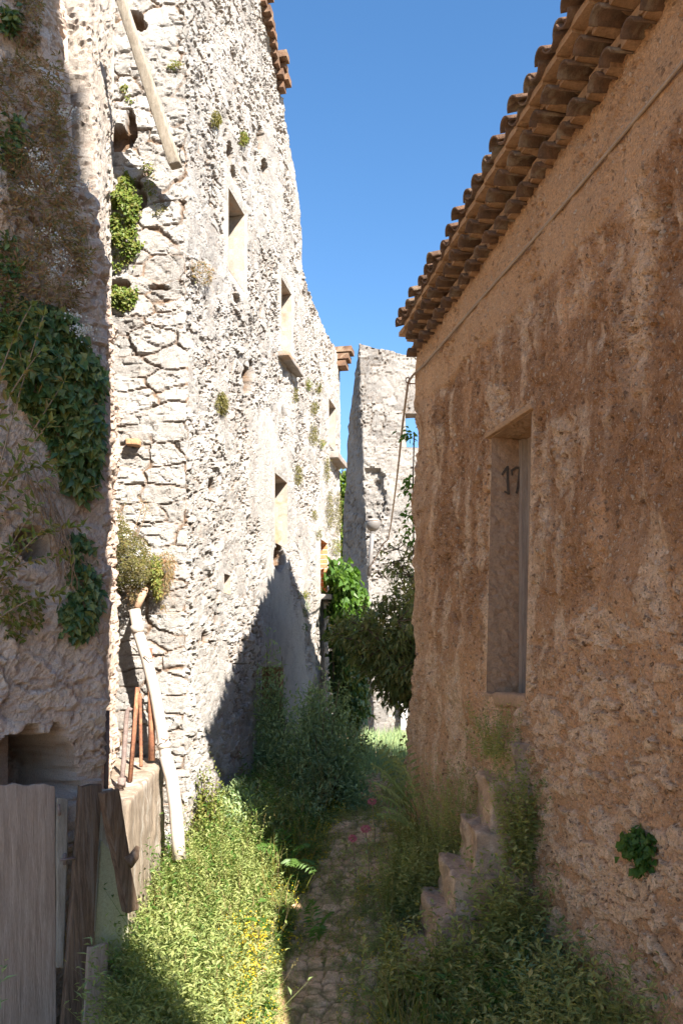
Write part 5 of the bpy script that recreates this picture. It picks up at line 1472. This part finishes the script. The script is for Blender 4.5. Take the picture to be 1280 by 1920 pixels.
# thin grass between the cobbles and beyond the bushes
lv = Leaves()
pp = [(float(path_x(y) - .5), y) for y in np.linspace(4.6, 11, 14)] + [(float(path_x(y) + .5), y) for y in np.linspace(11, 4.6, 14)]
q = sample_poly(pp, 9000); q = q[clumpy(q, .16, 251, .42, .58) & (rng.random(len(q)) < .35 + .65 * sstep(.1, .4, np.abs(q[:, 0] - path_x(q[:, 1]))))]
B = np.stack([q[:, 0], q[:, 1], zg(q[:, 0], q[:, 1])], -1)
lv.add(B, rng.normal(size=B.shape) * .45 + np.array([0, 0, 1.0]), rdir(len(B)), rng.uniform(.03, .09, len(B)), .005)
pF = [(.0, 9.8), (.75, 9.2), (1.8, 12), (1.8, 17.6), (.5, 17.6), (.1, 14), (-.2, 12)]
q = sample_poly(pF, 7000); B = np.stack([q[:, 0], q[:, 1], zg(q[:, 0], q[:, 1])], -1)
dpath = np.abs(q[:, 0] - path_x(q[:, 1])); ok = (dpath > .28) | (q[:, 1] > 11.5); B = B[ok]; lv2 = Leaves()
lv2.add(B, rng.normal(size=B.shape) * .3 + np.array([0, 0, 1.0]), rdir(len(B)), rng.uniform(.08, .34, len(B)), .010)
tag(lv2.build('grass', G_grey, None), 'tall tangled grass at the far end of the lane', 'grass', kind='stuff')  # separate darker leaf: shade at the lane's end put into the colour
tag(lv.build('grass', G_olive, None), 'thin grass in the joints of the cobbles', 'grass', kind='stuff')

# ------------------------------------------------------------------ pinnate fronds, flowers and other single plants
def frond(lv, base, tip, sag, n, L, W, up=(0, -.55, .83)):
    base = np.array(base, float); tip = np.array(tip, float); mid = (base + tip) / 2 + np.array([0, 0, sag])
    s_ = np.linspace(0, 1, n); P = ((1 - s_) ** 2)[:, None] * base + (2 * s_ * (1 - s_))[:, None] * mid + (s_ ** 2)[:, None] * tip
    T = unit(np.gradient(P, axis=0)); S = unit(np.cross(T, np.array(up)))
    ta = np.sin(np.pi * np.clip(s_ * .85 + .15, 0, 1)) ** .6
    for sg in (-1, 1):
        m = s_ > .15
        lv.add(P[m], (T * .45 + S * sg + np.array([0, 0, -.25]) + rng.normal(size=P.shape) * .08)[m], (np.array(up) + rng.normal(size=P.shape) * .15)[m], (L * ta)[m], W, .35 + .5 * rng.random())
    lv.add(P[:-1], np.diff(P, axis=0), np.tile(np.array(up), (n - 1, 1)), np.linalg.norm(np.diff(P, axis=0), axis=1) * 1.1, .008, .9)
GFR = 'feathery saplings beside the path'
def sapling(label, foot, tips, L=.085, W=.024, mat=None, n=12):
    t = thing('feathery_sapling', label, 'sapling', tuple(foot), GFR); lv = Leaves()
    for tp in tips: frond(lv, np.array(foot) + [0, 0, .05], tp, .10 + .08 * rng.random(), n, L, W)
    lv.build('fronds', mat or G_lime, t, droop=.1); return t
g = ground_at(772, 1475)
sapling('feathery sapling arching over the path from the corner of the brown house', (.74, 8.42, .1), [at(705, 1385, 8.3), at(692, 1432, 8.1), at(716, 1446, 7.8), at(710, 1405, 8.4), at(752, 1375, 8.2), at(738, 1415, 7.7), at(700, 1468, 7.7)], .14, .034)
sapling('low pale frond lying on the path below the arching sapling', (.72, 8.1, .0), [at(702, 1492, 7.7), at(716, 1516, 7.5), at(706, 1530, 7.3)], .11, .030)
sapling('dark feathery sapling among the weeds left of the path', (-.45, 7.6, -.2), [at(575, 1590, 7.2), at(520, 1560, 7.6), at(590, 1640, 6.9), at(545, 1625, 7.0), at(480, 1590, 7.4)], .10, .026, G_vine)
sapling('small frond hanging over the middle of the path', (-.20, 6.5, -.55), [at(622, 1712, 6.2), at(600, 1740, 6.1), at(580, 1690, 6.4)], .085, .024, G_vine)
sapling('feathery frond in the weeds below the low doorway', (-.75, 8.6, .0), [at(500, 1460, 8.4), at(430, 1480, 8.3), at(520, 1500, 8.2), at(450, 1450, 8.6)], .10, .026, G_vine)
GP = 'pink flower heads beside the path'
for (x, y, Yd, lab, r_) in ((697, 1503, 8.0, 'salmon pink flower head on the path edge, farthest of the three', .036), (685, 1554, 7.4, 'pink flower head between the other two pink heads', .040), (661, 1572, 7.25, 'pink flower head, nearest and leftmost of the three', .034)):
    p = at(x, y, Yd); f = np.array([p[0] + .03, p[1], float(zg(p[0], p[1]))]); t = thing('pink_flower', lab, 'flower', tuple(f), GP)
    lv = Leaves(); m = 170; d = rdir(m); lv.add(p + d * r_ * np.array([1, 1, .7]) * rng.uniform(.5, 1, (m, 1)), d + rng.normal(size=(m, 3)) * .4, rdir(m), .016, .012); lv.build('flower_head', G_pink, t)
    tw = MB(); tw.tube([f, (f + p) / 2 + [.012, 0, 0], p], .004, 5); tw.build('stem', M_twig, t)
    lv = Leaves(); m = 14; s_ = rng.random((m, 1)) * .8; lv.add(f + (p - f) * s_, rng.normal(size=(m, 3)) + [0, 0, .3], [0, 0, 1.0] + rng.normal(size=(m, 3)) * .3, .05, .018); lv.build('leaves', G_grey, t)
# broad-leaved plants standing clear of the weeds, lit by the sun
def broad(label, foot, h, n, L, W, mat, lean=(0, 0, 0), cat='plant'):
    t = thing('broad_leaved_plant', label, cat, tuple(foot)); lv = Leaves()
    stems(lv, np.array([foot], float), np.array([h]), np.array([lean], float), n, L, W, bare=.3, rnd=np.array([.6])); lv.build('leaves', mat, t); return t
b = ground_at(486, 1800); broad('single plant with broad bright leaves at the sunlit edge of the path', at(490, 1790, 5.9), .45, 8, .14, .075, G_vine, (-.03, -.05, 0))
broad('pointed leaved sprig in the bottom left corner before the plank door', at(-10, 1925, 4.55), .36, 11, .13, .036, G_grey, (.06, 0, 0))
broad('tall thin sprig standing before the pale green panel', at(150, 1960, 4.9), .62, 14, .11, .022, G_grey, (.08, 0, 0))
# ================================================================== sky, sun, camera
w = bpy.data.worlds.new('World'); SC.world = w; w.use_nodes = True
nt = w.node_tree; bg = nt.nodes['Background']
sky = nt.nodes.new('ShaderNodeTexSky'); sky.sky_type = 'NISHITA'; sky.sun_disc = False
h_ = math.hypot(SUN[0], SUN[1])
sky.sun_elevation = math.atan2(SUN[2], h_); sky.sun_rotation = math.atan2(SUN[0], SUN[1])
sky.air_density = 1.0; sky.dust_density = .2; sky.ozone_density = 1.4; sky.altitude = 200
hs = N(nt, 'ShaderNodeHueSaturation', {'Saturation': 1.24, 'Color': sky.outputs[0]})
nt.links.new(hs.outputs[0], bg.inputs[0]); bg.inputs[1].default_value = .057
sd = bpy.data.lights.new('sun', 'SUN'); sd.energy = 4.7; sd.angle = math.radians(.5); sd.color = (1.0, .925, .82)
so = bpy.data.objects.new('sun', sd); COL.objects.link(so)
so.rotation_euler = Vector(tuple(-SUN)).to_track_quat('-Z', 'Y').to_euler()
cam = bpy.data.cameras.new('camera'); co = bpy.data.objects.new('camera', cam); COL.objects.link(co)
cam.sensor_fit = 'VERTICAL'; cam.sensor_height = 36.0; cam.sensor_width = 24.0; cam.lens = 36.0 * F / 1920
cam.shift_y = (HY - 960) / 1920; co.location = (0, 0, EYE); co.rotation_euler = (math.radians(90), 0, 0)
cam.clip_start = .05; cam.clip_end = 3000
SC.camera = co
SC.view_settings.view_transform = 'Standard'; SC.view_settings.look = 'None'; SC.view_settings.exposure = 2.22; SC.view_settings.gamma = 1
SC.render.engine = 'CYCLES'; SC.cycles.max_bounces = 8; SC.cycles.diffuse_bounces = 5
SC.cycles.use_denoising = True
